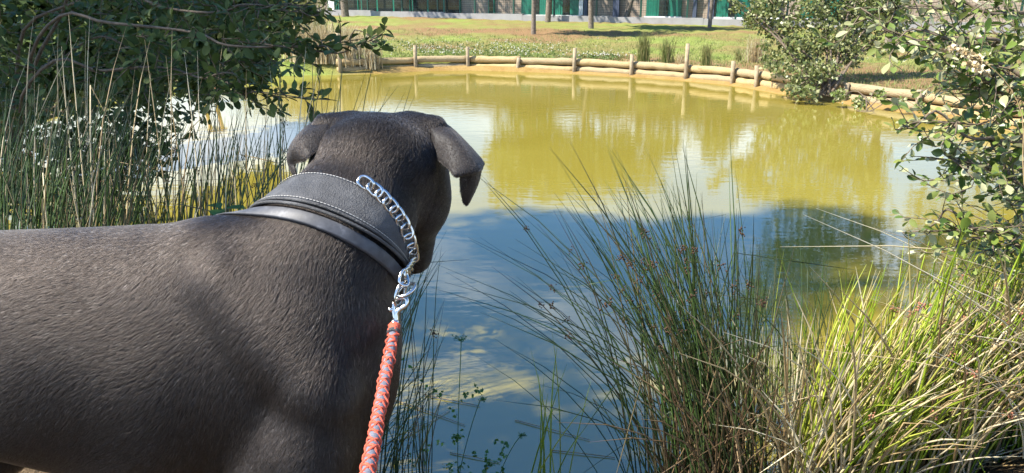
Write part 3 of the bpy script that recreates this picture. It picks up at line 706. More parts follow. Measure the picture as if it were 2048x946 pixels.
# ------------------------------------------------------------------ the dog: one skin grown from blended muscle shapes
DOG = np.array([-0.5, 1.05, 0.45])
def L_(p): return np.asarray(p, float)
def rcone(p, a, b, ra, rb):
    a = L_(a); b = L_(b); ab = b - a
    h = np.clip(((p - a) @ ab) / (ab @ ab), 0, 1)
    return np.linalg.norm(p - a - h[..., None] * ab, axis=-1) - (ra + (rb - ra) * h)
def ell(p, c, r, rot=None):
    q = p - L_(c)
    if rot is not None: q = q @ rot
    r = L_(r); k0 = np.linalg.norm(q / r, axis=-1); k1 = np.linalg.norm(q / r ** 2, axis=-1)
    return k0 * (k0 - 1) / (k1 + 1e-9)
def rotm(ax, ang): return np.array(Matrix.Rotation(R(ang), 3, ax))
def smin(a, b, k):
    h = np.clip(0.5 + 0.5 * (b - a) / k, 0, 1); return b + (a - b) * h - k * h * (1 - h)
YS = 1.05
SH = [  # (kind, args, blend)
    ('e', (-0.52, YS, 1.055), (0.33, 0.135, 0.217), None, 0.05),
    ('e', (-0.335, YS, 1.045), (0.14, 0.118, 0.225), None, 0.06),
    ('e', (-0.80, YS, 1.085), (0.27, 0.115, 0.175), None, 0.08),
    ('e', (-1.00, YS, 1.120), (0.17, 0.130, 0.150), None, 0.07),
    ('c', (-0.44, YS, 1.225), (-0.30, YS + 0.005, 1.232), 0.052, 0.056, 0.05),      # withers
    ('c', (-0.400, YS + -1*0.058, 1.205), (-0.285, YS + -1*0.102, 1.085), 0.044, 0.050, 0.032),      # shoulder blade
    ('c', (-0.272, YS + -1*0.106, 1.055), (-0.322, YS + -1*0.110, 0.920), 0.052, 0.054, 0.024),      # upper arm
    ('c', (-0.400, YS + 1*0.058, 1.205), (-0.285, YS + 1*0.102, 1.085), 0.044, 0.050, 0.032),      # shoulder blade
    ('c', (-0.272, YS + 1*0.106, 1.055), (-0.322, YS + 1*0.110, 0.920), 0.052, 0.054, 0.024),      # upper arm
    ('c', (-0.300, YS + .01, 1.140), (-0.268, 1.11, 1.235), 0.112, 0.097, 0.06),      # neck
    ('c', (-0.268, 1.11, 1.235), (-0.228, 1.20, 1.318), 0.097, 0.090, 0.04),
    ('e', (-0.217, 1.225, 1.330), (0.104, 0.100, 0.076), rotm('X', -18), 0.03),        # skull
    ('e', (-0.272, 1.245, 1.280), (0.052, 0.065, 0.058), None, 0.03),                 # cheeks
    ('e', (-0.156, 1.250, 1.268), (0.050, 0.065, 0.072), None, 0.03),
    ('c', (-0.209, 1.275, 1.295), (-0.198, 1.425, 1.190), 0.066, 0.046, 0.03),        # muzzle
    ('c', (-0.235, 1.300, 1.225), (-0.225, 1.365, 1.145), 0.046, 0.034, 0.03),        # jowls
    ('c', (-0.180, 1.285, 1.205), (-0.186, 1.335, 1.128), 0.046, 0.034, 0.03),
    ('e', (-0.196, 1.462, 1.200), (0.026, 0.018, 0.020), None, 0.012),                # nose
    ('c', tuple(P(692, 268, 1.25)), tuple(P(655, 256, 1.235)), 0.038, 0.024, 0.025),        # ear roots
    ('c', tuple(P(830, 268, 1.26)), tuple(P(866, 259, 1.25)), 0.038, 0.024, 0.025),
]
for s in (-1, 1):
    y = YS + s * 0.115
    SH += [('c', (-0.30, y, 0.96), (-0.365, y, 0.885), 0.058, 0.050, 0.05),
           ('c', (-0.365, y, 0.885), (-0.335, y, 0.645), 0.047, 0.033, 0.02),
           ('c', (-0.335, y, 0.645), (-0.325, y, 0.53), 0.034, 0.029, 0.02),
           ('c', (-0.325, y, 0.505), (-0.265, y, 0.485), 0.036, 0.033, 0.025),
           ('c', (-1.02, y - s * .02, 1.06), (-0.93, y + s * .005, 0.84), 0.105, 0.070, 0.06),
           ('c', (-0.93, y + s * .005, 0.84), (-1.12, y, 0.675), 0.065, 0.034, 0.03),
           ('c', (-1.12, y, 0.675), (-1.095, y, 0.53), 0.033, 0.028, 0.02),
           ('c', (-1.095, y, 0.505), (-1.035, y, 0.485), 0.035, 0.032, 0.025)]
tl = [(-1.13, YS, 1.19), (-1.24, YS, 1.10), (-1.29, YS, 0.93), (-1.30, YS, 0.74)]
for a, b, ra, rb in zip(tl[:-1], tl[1:], (0.034, 0.026, 0.019), (0.026, 0.019, 0.010)): SH.append(('c', a, b, ra, rb, 0.02))
def dogsdf(p):
    d = None
    for s in SH:
        q = ell(p, s[1], s[2], s[3]) if s[0] == 'e' else rcone(p, *s[1:5])
        d = q if d is None else smin(d, q, s[-1])
    return d
def surface_net(lo, hi, h):
    ax = [np.arange(lo[i], hi[i], h) for i in range(3)]
    nx, ny, nz_ = map(len, ax)
    D = np.empty((nx, ny, nz_), np.float32)
    Yg, Zg = np.meshgrid(ax[1], ax[2], indexing='ij')
    for a in range(0, nx, 8):
        xs = ax[0][a:a + 8]
        p = np.stack([np.broadcast_to(xs[:, None, None], (len(xs), ny, nz_)), np.broadcast_to(Yg, (len(xs), ny, nz_)), np.broadcast_to(Zg, (len(xs), ny, nz_))], -1)
        D[a:a + 8] = dogsdf(p)
    S = D < 0
    idx = -np.ones((nx - 1, ny - 1, nz_ - 1), np.int64)
    cnt = np.zeros(idx.shape, np.int32); acc = np.zeros(idx.shape + (3,), np.float64)
    cr = [(x, y, z) for x in (0, 1) for y in (0, 1) for z in (0, 1)]
    def sl(A, c): return A[c[0]:c[0] + nx - 1, c[1]:c[1] + ny - 1, c[2]:c[2] + nz_ - 1]
    for a in cr:
        for ax_ in range(3):
            if a[ax_] == 0:
                b = list(a); b[ax_] = 1
                da = sl(D, a).astype(np.float64); db = sl(D, b).astype(np.float64)
                cross = (da < 0) != (db < 0)
                t = np.where(cross, da / np.where(cross, da - db, 1), 0)
                cnt += cross
                for k in range(3):
                    acc[..., k] += np.where(cross, a[k] + (t if k == ax_ else 0), 0)
    act = cnt > 0
    idx[act] = np.arange(act.sum())
    ii = np.argwhere(act)
    V = (ii + acc[act] / cnt[act][:, None]) * h + np.array(lo)
    F = []
    for ax_ in range(3):
        a0 = [slice(1, n - 1) for n in (nx, ny, nz_)]; a1 = list(a0)
        a0[ax_] = slice(0, (nx, ny, nz_)[ax_] - 1); a1[ax_] = slice(1, (nx, ny, nz_)[ax_])
        s0 = S[tuple(a0)]; s1 = S[tuple(a1)]
        e = np.argwhere(s0 != s1)
        flip = s0[s0 != s1]
        off = np.array([1, 1, 1]); off[ax_] = 0
        e = e + off
        u, w_ = [(1, 2), (2, 0), (0, 1)][ax_]
        def g(du, dv):
            q = e.copy(); q[:, u] -= du; q[:, w_] -= dv
            return idx[q[:, 0], q[:, 1], q[:, 2]]
        quad = np.stack([g(1, 1), g(0, 1), g(0, 0), g(1, 0)], -1)
        quad[~flip] = quad[~flip][:, ::-1]
        F.append(quad)
    return V, np.vstack(F)
DV, DF = surface_net((-1.36, 0.82, 0.43), (-0.02, 1.50, 1.47), 0.0085)
DV[:, 2] = np.maximum(DV[:, 2], 0.452)

def ear(rows, th, n=22, mcol=15):
    G = np.array([[P(*q) for q in r] for r in rows])
    G = np.stack([spline(G[:, c], n) for c in range(3)], 1)
    G = np.stack([spline(G[r], mcol) for r in range(n)], 0)
    N = np.cross(np.gradient(G, axis=0), np.gradient(G, axis=1)); N /= np.linalg.norm(N, axis=2, keepdims=True) + 1e-9
    tt = th * (1 - 0.45 * np.linspace(0, 1, n))[:, None, None] * np.sin(np.linspace(0.12, np.pi - 0.12, mcol))[None, :, None] ** 0.35
    A = G + N * tt / 2; B = G - N * tt / 2
    V = np.vstack([A.reshape(-1, 3), B.reshape(-1, 3)])
    F = []; o = n * mcol
    for r in range(n - 1):
        for c in range(mcol - 1):
            a = r * mcol + c
            F.append((a, a + 1, a + mcol + 1, a + mcol)); F.append((o + a, o + a + mcol, o + a + mcol + 1, o + a + 1))
    for c in range(mcol - 1):
        for r in (0, n - 1):
            a = r * mcol + c; F.append((a, a + 1, o + a + 1, o + a) if r else (a, o + a, o + a + 1, a + 1))
    for r in range(n - 1):
        for c in (0, mcol - 1):
            a = r * mcol + c; F.append((a, a + mcol, o + a + mcol, o + a) if c == 0 else (a, o + a, o + a + mcol, a + mcol))
    return V, np.array(F)[:, ::-1]
earR = ear([[(835, 233, 1.28), (862, 262, 1.22), (868, 312, 1.205)], [(893, 249, 1.27), (912, 284, 1.195), (894, 334, 1.18)],
            [(962, 318, 1.252), (953, 338, 1.183), (910, 353, 1.168)], [(963, 332, 1.264), (950, 340, 1.218), (919, 346, 1.205)],
            [(957, 364, 1.268), (946, 373, 1.238), (921, 377, 1.220)], [(938, 406, 1.258), (932, 411, 1.250), (925, 404, 1.242)]], 0.0055, 30)
earL = ear([[(678, 226, 1.27), (662, 248, 1.21), (658, 292, 1.185)], [(628, 244, 1.265), (618, 266, 1.195), (634, 303, 1.17)],
            [(597, 270, 1.258), (590, 287, 1.195), (612, 318, 1.165)], [(578, 300, 1.255), (577, 315, 1.235), (591, 326, 1.228)],
            [(579, 330, 1.25), (582, 338, 1.237), (592, 342, 1.228)], [(590, 356, 1.24), (592, 357, 1.235), (595, 354, 1.23)]], 0.0055)

def fix_winding(V, F):
    return V, F
allV = [DV]; allF = [DF]; o = len(DV)
for v_, f_ in (earR, earL):
    allV.append(v_); allF.append(f_ + o); o += len(v_)
bodyV = np.vstack(allV); bodyF = np.vstack(allF)

m, nt, out = mat_new('dog_skin')
sk = ramp(nt, noise(nt, 60, 4, 0.6, coords(nt)), [(0.3, (0.010, 0.009, 0.009)), (0.7, (0.020, 0.017, 0.017))])
principled(nt, out, sk, 0.6, 0.3)
M['skin'] = m
m, nt, out = mat_new('dog_coat')
hb = nt.nodes.new('ShaderNodeBsdfHairPrincipled'); hb.parametrization = 'COLOR'
hi = nt.nodes.new('ShaderNodeHairInfo')
hc = ramp(nt, hi.outputs['Random'], [(0.0, (0.008, 0.0062, 0.0055)), (0.6, (0.0165, 0.0128, 0.0108)), (0.965, (0.036, 0.028, 0.024)), (1.0, (0.30, 0.28, 0.26))])
nt.links.new(hc, hb.inputs['Color'])
hb.inputs['IOR'].default_value = 1.38; hb.inputs['Roughness'].default_value = 0.42; hb.inputs['Radial Roughness'].default_value = 0.55
nt.links.new(hb.outputs[0], out.inputs['Surface'])
M['coat'] = m

dog = empty('dog', DOG, 'large dark grey short-haired dog seen from behind, gazing over the pond', 'dog')
body = part('body', bodyV, bodyF, M['skin'], dog)
body['label'] = 'sleek dark grey coat, drooping ears, head turned to the water'
# eyes and nose, turned away from the camera
def blob(c, r, n=10):
    th, ph = np.meshgrid(np.linspace(0, np.pi, n), np.linspace(0, 2 * np.pi, n * 2, endpoint=False), indexing='ij')
    V = np.stack([np.sin(th) * np.cos(ph), np.sin(th) * np.sin(ph), np.cos(th)], -1) * np.asarray(r) + np.asarray(c)
    k = n * 2; F = []
    for a in range(n - 1):
        for b in range(k): F.append((a * k + b, (a + 1) * k + b, (a + 1) * k + (b + 1) % k, a * k + (b + 1) % k))
    return V.reshape(-1, 3), F
M['eye'] = plain('eye', (0.03, 0.018, 0.008), 0.1, 0.6)
M['nose'] = plain('nose', (0.012, 0.012, 0.012), 0.35, 0.5, scale=300, bmp=0.4)
for x in (-0.252, -0.145):
    part('eye', *blob((x, 1.322, 1.338), (0.013, 0.013, 0.013)), M['eye'], dog)
part('nose', *blob((-0.195, 1.470, 1.204), (0.027, 0.018, 0.020)), M['nose'], dog)

# fur: short strands combed along the body
tri = np.vstack([bodyF[:, [0, 1, 2]], bodyF[:, [0, 2, 3]]])
A_, B_, C_ = bodyV[tri[:, 0]], bodyV[tri[:, 1]], bodyV[tri[:, 2]]
fn = np.cross(B_ - A_, C_ - A_); ar = np.linalg.norm(fn, axis=1) / 2
vn = np.zeros_like(bodyV)
for k in range(3): np.add.at(vn, tri[:, k], fn)
vn /= np.linalg.norm(vn, axis=1, keepdims=True) + 1e-12
cen = (A_ + B_ + C_) / 3
wt = ar * np.where(cen[:, 2] < 0.80, 0.25, 1.0) * np.where(cen[:, 0] < -0.85, 0.4, 1.0)
NF = 900000
pick = rng.choice(len(tri), NF, p=wt / wt.sum())
u1 = rng.random(NF); u2 = rng.random(NF); sw = u1 + u2 > 1; u1[sw] = 1 - u1[sw]; u2[sw] = 1 - u2[sw]
pos = A_[pick] + u1[:, None] * (B_[pick] - A_[pick]) + u2[:, None] * (C_[pick] - A_[pick])
nn = vn[tri[pick, 0]] * (1 - u1 - u2)[:, None] + vn[tri[pick, 1]] * u1[:, None] + vn[tri[pick, 2]] * u2[:, None]
nn /= np.linalg.norm(nn, axis=1, keepdims=True) + 1e-12
pick_v = tri[pick, 0]
bones = [((-1.0, YS, 1.15), (-0.95, -0.0, -0.30)), ((-0.75, YS, 1.15), (-1, 0, -0.25)), ((-0.5, YS, 1.13), (-0.85, 0, -0.50)), ((-0.33, YS, 1.12), (-0.55, 0.0, -0.85)),
         ((-0.26, YS, 1.0), (-0.15, 0, -1)), ((-0.262, 1.11, 1.24), (-0.20, -0.70, -0.72)), ((-0.24, 1.17, 1.30), (-0.25, -0.75, -0.65)), ((-0.22, 1.23, 1.34), (0.0, -0.85, -0.35)),
         ((-0.19, 1.36, 1.25), (0, -0.85, 0.3)), ((-0.33, 0.95, 0.75), (0, 0, -1)), ((-0.33, 1.15, 0.75), (0, 0, -1)), ((-1.05, 0.95, 0.75), (0, 0, -1)), ((-1.05, 1.15, 0.75), (0, 0, -1)),
         (tuple(P(935, 330, 1.22)), (0.55, -0.3, -0.75)), (tuple(P(595, 300, 1.21)), (-0.55, -0.3, -0.75))]
fl = np.zeros((NF, 3)); ws = np.zeros(NF)
for bp, bd in bones:
    d2 = ((pos - np.array(bp)) ** 2).sum(1) + 1e-3; w_ = 1 / d2 ** 1.6
    if bp[2] > 1.0 and len(bones) - bones.index((bp, bd)) <= 2: w_ *= 0.35
    fl += w_[:, None] * nrm(bd); ws += w_
fl /= ws[:, None]
sx, sy, sz = (pos * 26).T
fl += 0.20 * np.stack([np.sin(sy * 1.3 + sz), np.sin(sx * 1.1 - sz * 1.4), np.sin(sx + sy * 1.7)], -1)
fl += rng.normal(0, 0.10, fl.shape)
fl -= (fl * nn).sum(1)[:, None] * nn
fl /= np.linalg.norm(fl, axis=1, keepdims=True) + 1e-9
ln = (0.0105 + 0.004 * rng.random(NF)) * np.where(pos[:, 1] > 1.19, 0.62, 1.0) * np.where(pos[:, 1] > 1.10, 0.85, 1.0) * np.where(pick_v >= len(DV), 0.35, 1.0)
lift = (0.09 + 0.08 * rng.random(NF)) * np.where(pos[:, 1] > 1.12, 1.5, 1.0)
p0 = pos - nn * 0.0008
p1 = pos + (fl * 0.5 + nn * lift[:, None]) * ln[:, None]
p2 = pos + (fl * 1.0 + nn * (lift * 1.05)[:, None]) * ln[:, None]
hcu = bpy.data.hair_curves.new('fur')
hcu.add_curves([3] * NF)
hcu.position_data.foreach_set('vector', (np.stack([p0, p1, p2], 1).reshape(-1, 3) - DOG).astype(np.float32).ravel())
ra_ = hcu.attributes.get('radius') or hcu.attributes.new('radius', 'FLOAT', 'POINT')
ra_.data.foreach_set('value', np.tile(np.array([0.00017, 0.00015, 0.00005], np.float32), NF))
hcu.materials.append(M['coat'])
fur = bpy.data.objects.new('fur', hcu); col.objects.link(fur); fur.parent = dog; fur['kind'] = 'stuff'

# ------------------------------------------------------------------ collar, chain and leash
def sd1(p): return float(dogsdf(np.asarray(p, float)[None])[0])
def hit(px, py, off=0.0):
    r = ray(px, py); r = r / np.linalg.norm(r); t = 0.7
    for _ in range(200):
        d = sd1(CAM + r * t) - off
        if d < 2e-4: break
        t += max(d * 0.8, 2e-4)
        if t > 2: break
    return CAM + r * t
nk0 = np.array([-0.300, YS + .01, 1.14]); nk1 = np.array([-0.268, 1.11, 1.235]); nk2 = np.array([-0.228, 1.20, 1.318])
def plane3(pxs):
    a, b, c = [hit(*q) for q in pxs]
    nv = nrm(np.cross(b - a, c - a))
    return nv if nv @ (nk2 - nk1) > 0 else -nv
def band_ring(px, nv, off, n=72):
    a = hit(*px)
    s = ((a - nk1) @ nv) / ((nk2 - nk1) @ nv); cc = nk1 + s * (nk2 - nk1)
    ex = nrm(np.cross(nv, [0, 0, 1.0])); ey = np.cross(nv, ex)
    t = np.full(n, 0.03); an = np.arange(n) * 2 * np.pi / n
    dirs = np.cos(an)[:, None] * ex + np.sin(an)[:, None] * ey
    for _ in range(80):
        d = dogsdf(cc + dirs * t[:, None]) - off
        t = np.where(d < 0, t - d * 0.9 + 1e-5, t)
        t = np.minimum(t, 0.19)
    t = (np.roll(t, 1) + 2 * t + np.roll(t, -1)) / 4
    return cc + dirs * t[:, None], dirs, nv
def strap(rows, thick):
    """rows: list of (ring points, outward dirs, lift); closed strap with a thickness"""
    Rg = [p + d * l for p, d, l in rows] + [p + d * (l - thick) for p, d, l in rows[::-1]]
    k = len(Rg); n = len(Rg[0]); V = np.vstack(Rg); F = []
    for a in range(k):
        b = (a + 1) % k
        for q in range(n): F.append((a * n + q, a * n + (q + 1) % n, b * n + (q + 1) % n, b * n + q))
    return V, F
nvT = plane3([(632, 354), (735, 388), (800, 470)]); nvA = nrm(nk2 - nk0)
nvT = nrm(nvT * 0.7 + nvA * 0.3); nvL = nrm(nvT * 0.3 + nvA * 0.7)
top, dt, _ = band_ring((728, 384), nvT, 0.003)
low, dl, _ = band_ring((688, 437), nvL, 0.003)
low2, dl2, _ = band_ring((676, 449), nvL, 0.003)
low3, dl3, _ = band_ring((660, 468), nvL, 0.003)
def lerp(a, b, t): return a + (b - a) * t
def mrow(t, l): return (lerp(top, low, t), lerp(dt, dl, t), l)
m, nt, out = mat_new('worn_leather')
v = coords(nt); n1 = noise(nt, 420, 4, 0.6, v); n2 = noise(nt, 22, 5, 0.65, v)
lc = ramp(nt, n2, [(0.3, (0.025, 0.025, 0.026)), (0.55, (0.06, 0.06, 0.062)), (0.8, (0.15, 0.148, 0.145))])
principled(nt, out, lc, 0.5, 0.45, 0, bump(nt, n1, 0.9, 0.004)); M['leather'] = m
m, nt, out = mat_new('smooth_leather')
lc = ramp(nt, noise(nt, 40, 5, 0.65, coords(nt)), [(0.3, (0.03, 0.031, 0.035)), (0.6, (0.07, 0.072, 0.08)), (0.8, (0.16, 0.165, 0.18))])
principled(nt, out, lc, 0.55, 0.4, 0, bump(nt, noise(nt, 300, 3, 0.6, coords(nt)), 0.15, 0.001)); M['leather2'] = m
M['stitch'] = plain('stitch', (0.34, 0.33, 0.31), 0.7)
collar = empty('leather_collar', (-0.25, 1.1, 1.27), 'wide worn black leather collar around the neck of the grey dog', 'collar')
part('band', *strap([mrow(-0.01, 0.003), mrow(0.0, 0.0062), mrow(0.05, 0.0072), mrow(0.3, 0.0078), mrow(0.5, 0.0082), mrow(0.75, 0.0076), mrow(0.95, 0.007), mrow(1.0, 0.004)], 0.007), M['leather'], collar)
part('lower_strap', *strap([(lerp(low2, low3, .0), dl2, 0.0005), (lerp(low2, low3, .02), dl2, 0.0042), (lerp(low2, low3, .1), dl2, 0.0048), (lerp(low2, low3, .5), dl2, 0.005), (lerp(low2, low3, .95), dl3, 0.0046), (lerp(low2, low3, 1.03), dl3, 0.004), (lerp(low2, low3, 1.05), dl3, 0.0004)], 0.005), M['leather2'], collar)
for t_ in (0.98, 1.12):
    ring = lerp(top, low, t_) + dl * 0.0075
    rr = np.vstack([ring, ring[:1]])
    V, F = tubes([rr], [np.full(len(rr), 0.0026)], 6); part('piping', V, F, M['leather'], collar)
st = []
for t_ in (0.055, 0.90):
    ring = lerp(top, low, t_) + lerp(dt, dl, t_) * 0.0085
    rr = spline(np.vstack([ring, ring[:1]]), 420)
    for q in range(0, 418, 3): st.append((rr[q], rr[q + 2]))
st = np.array(st)
V, F = tubes(st, np.full((len(st), 2), 0.0007), 4)
part('stitching', V, F, M['stitch'], collar, kind='stuff')

m, nt, out = mat_new('chrome')
principled(nt, out, (0.56, 0.56, 0.55), 0.22, 0.5, 1.0, bump(nt, noise(nt, 200, 3, 0.5, coords(nt)), 0.05, 0.001)); M['chrome'] = m
chain = empty('choke_chain', hit(803, 500), 'chrome curb chain lying along the black collar', 'chain')
cpx = [(718, 373), (735, 384), (757, 404), (777, 428), (793, 455), (803, 488), (807, 520), (806, 548), (806, 572)]
cp = []
for q in cpx:
    h_ = hit(*q); g_ = np.array([dogsdf((h_ + e * 1e-3)[None])[0] for e in np.eye(3)]) - sd1(h_)
    d_hit = np.linalg.norm(h_ - CAM)
    if d_hit > 1.30: h_ = cp[-1] + (P(*q, 1.10) - cp[-1]); g_ = np.array([0.3, -1, 0.1])
    cp.append(h_ + nrm(g_) * 0.0150)
cp = np.array(cp)
cl = spline(cp, 400); seg = np.linalg.norm(np.diff(cl, axis=0), axis=1); s_ = np.concatenate([[0], np.cumsum(seg)])
def link_mesh(lx, wy, r):
    t = np.linspace(0, 2 * np.pi, 28, endpoint=False)
    c = np.stack([np.sign(np.cos(t)) * np.abs(np.cos(t)) ** 0.8 * lx, np.sign(np.sin(t)) * np.abs(np.sin(t)) ** 0.8 * wy, 0.0022 * np.sin(2 * t)], -1)
    c = np.vstack([c, c[:1]])
    return mkmesh('link', *tubes([c], [np.full(len(c), r)], 8), M['chrome'])
lk = link_mesh(0.0118, 0.0084, 0.0024)
pitch = 0.0160
for k in range(int(s_[-1] / pitch)):
    s = k * pitch + 0.008
    c = np.array([np.interp(s, s_, cl[:, a]) for a in range(3)]); e = np.array([np.interp(min(s + 0.004, s_[-1]), s_, cl[:, a]) for a in range(3)])
    t = nrm(e - c); g_ = nrm(c - np.array([-0.245, 1.14, 1.27])); g_ = nrm(g_ - t * (g_ @ t)); b = np.cross(g_, t)
    a_ = R(24 + random.uniform(-14, 14))
    b2 = b * math.cos(a_) + g_ * math.sin(a_); g2 = np.cross(t, b2)
    Mx = Matrix((( t[0], b2[0], g2[0], c[0]), (t[1], b2[1], g2[1], c[1]), (t[2], b2[2], g2[2], c[2]), (0, 0, 0, 1)))
    inst('link', lk, Mx, chain)
endp = cp[-1]
# ring, clip and rope
ED = float((endp - CAM) @ FW)
def Q(px, py, dd=0.0): return P(px, py, ED + dd)
def loop(c, ax, ay, rx, ry, r, n=26):
    t = np.linspace(0, 2 * np.pi, n); c = np.asarray(c)
    ln_ = c + np.cos(t)[:, None] * nrm(ax) * rx + np.sin(t)[:, None] * nrm(ay) * ry
    return tubes([ln_], [np.full(n, r)], 8)
part('ring', *loop(Q(812, 580), RT * .9 + UP * .35, FW * 0.75 + UP * .5, 0.014, 0.013, 0.0028), M['chrome'], chain)
part('ring', *loop(Q(800, 588), UP + RT * .25, RT * .5 + FW * .7, 0.017, 0.009, 0.0026), M['chrome'], chain)
leash = empty('dog_leash', Q(790, 640), 'braided orange and grey rope leash clipped to the chain', 'leash')
clip = part('snap_hook', *tube([Q(792, 642), Q(793, 626), Q(800, 618), Q(812, 610), Q(813, 600), Q(804, 595), Q(794, 598), Q(789, 606)], [.0048, .0046, .004, .0038, .0036, .0034, .003, .0026], 8, 40), M['chrome'], leash)
part('gate', *tube([Q(790, 640), Q(787, 620), Q(788, 603)], [.0042, .004, .003], 8, 8), M['chrome'], clip)
part('thumb_lever', *tube([Q(788, 618), Q(777, 620, -.004)], [.003, .0034], 8), M['chrome'], clip)
part('swivel', *tube([Q(790, 640), Q(789, 652)], [.0062, .0062], 10), M['chrome'], clip)
rope = [P(789, 650, ED), P(783, 690, ED - .03), P(772, 745, ED - .09), P(757, 830, ED - .19), P(735, 946, ED - .31), P(700, 1110, ED - .42), P(650, 1330, ED - .52)]
NR = 420
rl = spline(rope, NR)
rt = np.gradient(rl, axis=0); rt /= np.linalg.norm(rt, axis=1, keepdims=True)
ra1 = np.cross(rt, [0.0, 1.0, 0.2]); ra1 /= np.linalg.norm(ra1, axis=1, keepdims=True); ra2 = np.cross(rt, ra1)
rs = np.concatenate([[0], np.cumsum(np.linalg.norm(np.diff(rl, axis=0), axis=1))])
def fabric(name, a, b):
    m, nt, out = mat_new(name)
    cc = ramp(nt, noise(nt, 500, 4, 0.7, coords(nt)), [(0.3, a), (0.7, b)])
    principled(nt, out, cc, 0.85, 0.15, 0, bump(nt, noise(nt, 900, 2, 0.6, coords(nt)), 0.5, 0.002)); return m
M['orange'] = fabric('orange_cord', (0.40, 0.06, 0.035), (0.62, 0.14, 0.085)); M['greycord'] = fabric('grey_cord', (0.10, 0.105, 0.13), (0.20, 0.205, 0.24))
V, F = tubes([rl], [np.full(NR, 0.0066)], 12); part('rope_core', V, F, M['greycord'], leash)
for sg in (1, -1):
    for k in range(2):
        an = sg * rs / 0.036 * 2 * np.pi + k * np.pi
        rad = 0.0066 + 0.0011 * np.sin(3 * an + sg) + np.convolve(rng.normal(0, .0011, NR), np.ones(5) / 5, 'same'); an = an + np.convolve(rng.normal(0, .5, NR), np.ones(9) / 9, 'same')
        c = rl + (np.cos(an) * rad)[:, None] * ra1 + (np.sin(an) * rad)[:, None] * ra2
        V, F = tubes([c], [np.full(NR, 0.0018)], 6); part('strand', V, F, M['orange'], leash)
V, F = tubes([rl[2:22]], [np.full(20, 0.0085)], 12); part('tape', V, F, M['orange'], leash)
V, F = tubes([rl[22:34]], [0.0094 + 0.0006 * np.sin(np.arange(12))], 12); part('tape_wrap', V, F, M['leather'], leash)

# ------------------------------------------------------------------ rushes
def rush_lines(bases, tips, bow, k=7, kink=0.07):
    """curves from bases to tips that start upright and bend over"""
    b = np.asarray(bases); t = np.asarray(tips); n = len(b); s = np.linspace(0, 1, k)
    H = np.linalg.norm(t - b, axis=1)
    c = b + np.stack([np.zeros(n), np.zeros(n), H * bow], -1)            # control point straight above the base
    c = c * 0.6 + ((b + t) / 2) * 0.4
    s_ = s[None, :, None]
    L = (1 - s_) ** 2 * b[:, None] + 2 * s_ * (1 - s_) * c[:, None] + s_ ** 2 * t[:, None]
    w = rng.normal(0, 0.006, (n, 1, 3)) * np.sin(s_ * 5 + rng.uniform(0, 6, (n, 1, 1)))
    L = L + w * s_
    for i_ in np.nonzero(rng.random(n) < kink)[0]:                        # some stems are snapped and droop
        a = int(rng.integers(3, k - 1)); seg = np.linalg.norm(L[i_, a + 1:] - L[i_, a:-1], axis=1)
        d = nrm(rng.normal(0, 1, 3) * [1, 1, .3] + [0.2, 0, -0.5])
        for q in range(a + 1, k): L[i_, q] = L[i_, q - 1] + d * seg[q - a - 1]
    return L
def seed_mesh(n=16):
    pos = rng.normal(0, 0.0055, (n, 3)); return mkmesh('seed_head', *dots(pos, rng.uniform(0.0018, 0.0034, n)), M['seed'], False)
SEEDS = [seed_mesh(12), seed_mesh(18), seed_mesh(22)]
SEEDR = []
for s in SEEDS[:2]:
    c = s.copy(); c.materials.clear(); c.materials.append(M['seed_red']); SEEDR.append(c)
def rush_clump(name, label, lines_mats, nsep, seeds, r=0.0022, group=None, red=False, cat='rushes'):
    base = np.mean([L[0][0] for L, _ in lines_mats if len(L)], axis=0)
    t = empty(name, base, label, cat, group)
    k_ = 0
    for (L, mt_) in lines_mats:
        L = np.asarray(L); n, k = L.shape[:2]
        prof = np.interp(np.linspace(0, 1, k), [0, 0.5, 0.85, 1], [1.0, 0.85, 0.55, 0.12])
        rad = r * rng.uniform(0.7, 1.3, n)[:, None] * prof[None]
        length = np.linalg.norm(L[:, -1] - L[:, 0], axis=1); od = np.argsort(-length)
        ns = min(nsep, n)
        for i_ in od[:ns]:
            V, F = tubes([L[i_]], [rad[i_]], 4); part('stem', V, F, M[mt_], t, origin=L[i_][0])
        if n > ns:
            V, F = tubes(L[od[ns:]], rad[od[ns:]], 3); part('stem_mass', V, F, M[mt_], t, kind='stuff')
        for _ in range(seeds if k_ == 0 else 0):
            i_ = od[int(rng.integers(0, max(1, int(n * .6))))]; f = rng.uniform(0.66, 0.86) * (k - 1); a = int(f)
            p_ = L[i_, a] + (L[i_, a + 1] - L[i_, a]) * (f - a)
            me = (SEEDR if red else SEEDS)[int(rng.integers(0, 2))]
            inst('seed_head', me, Matrix.Translation(Vector(tuple(p_ + rng.normal(0, .002, 3)))) @ Matrix.Rotation(rng.uniform(0, 6), 4, 'Z') @ Matrix.Scale(rng.uniform(.8, 1.35), 4), t)
        k_ += 1
    return t
def clump_lines(n, base_fn, tip_fn, bow=0.62):
    B = []; T = []
    for _ in range(n):
        b = base_fn(); B.append(b); T.append(tip_fn(b))
    return rush_lines(B, T, bow)
def bdepth(b): return float((np.asarray(b) - CAM) @ FW)
def gbase(x, y): return np.array([x, y, max(-0.12, float(gz(x, y)) - 0.03)])
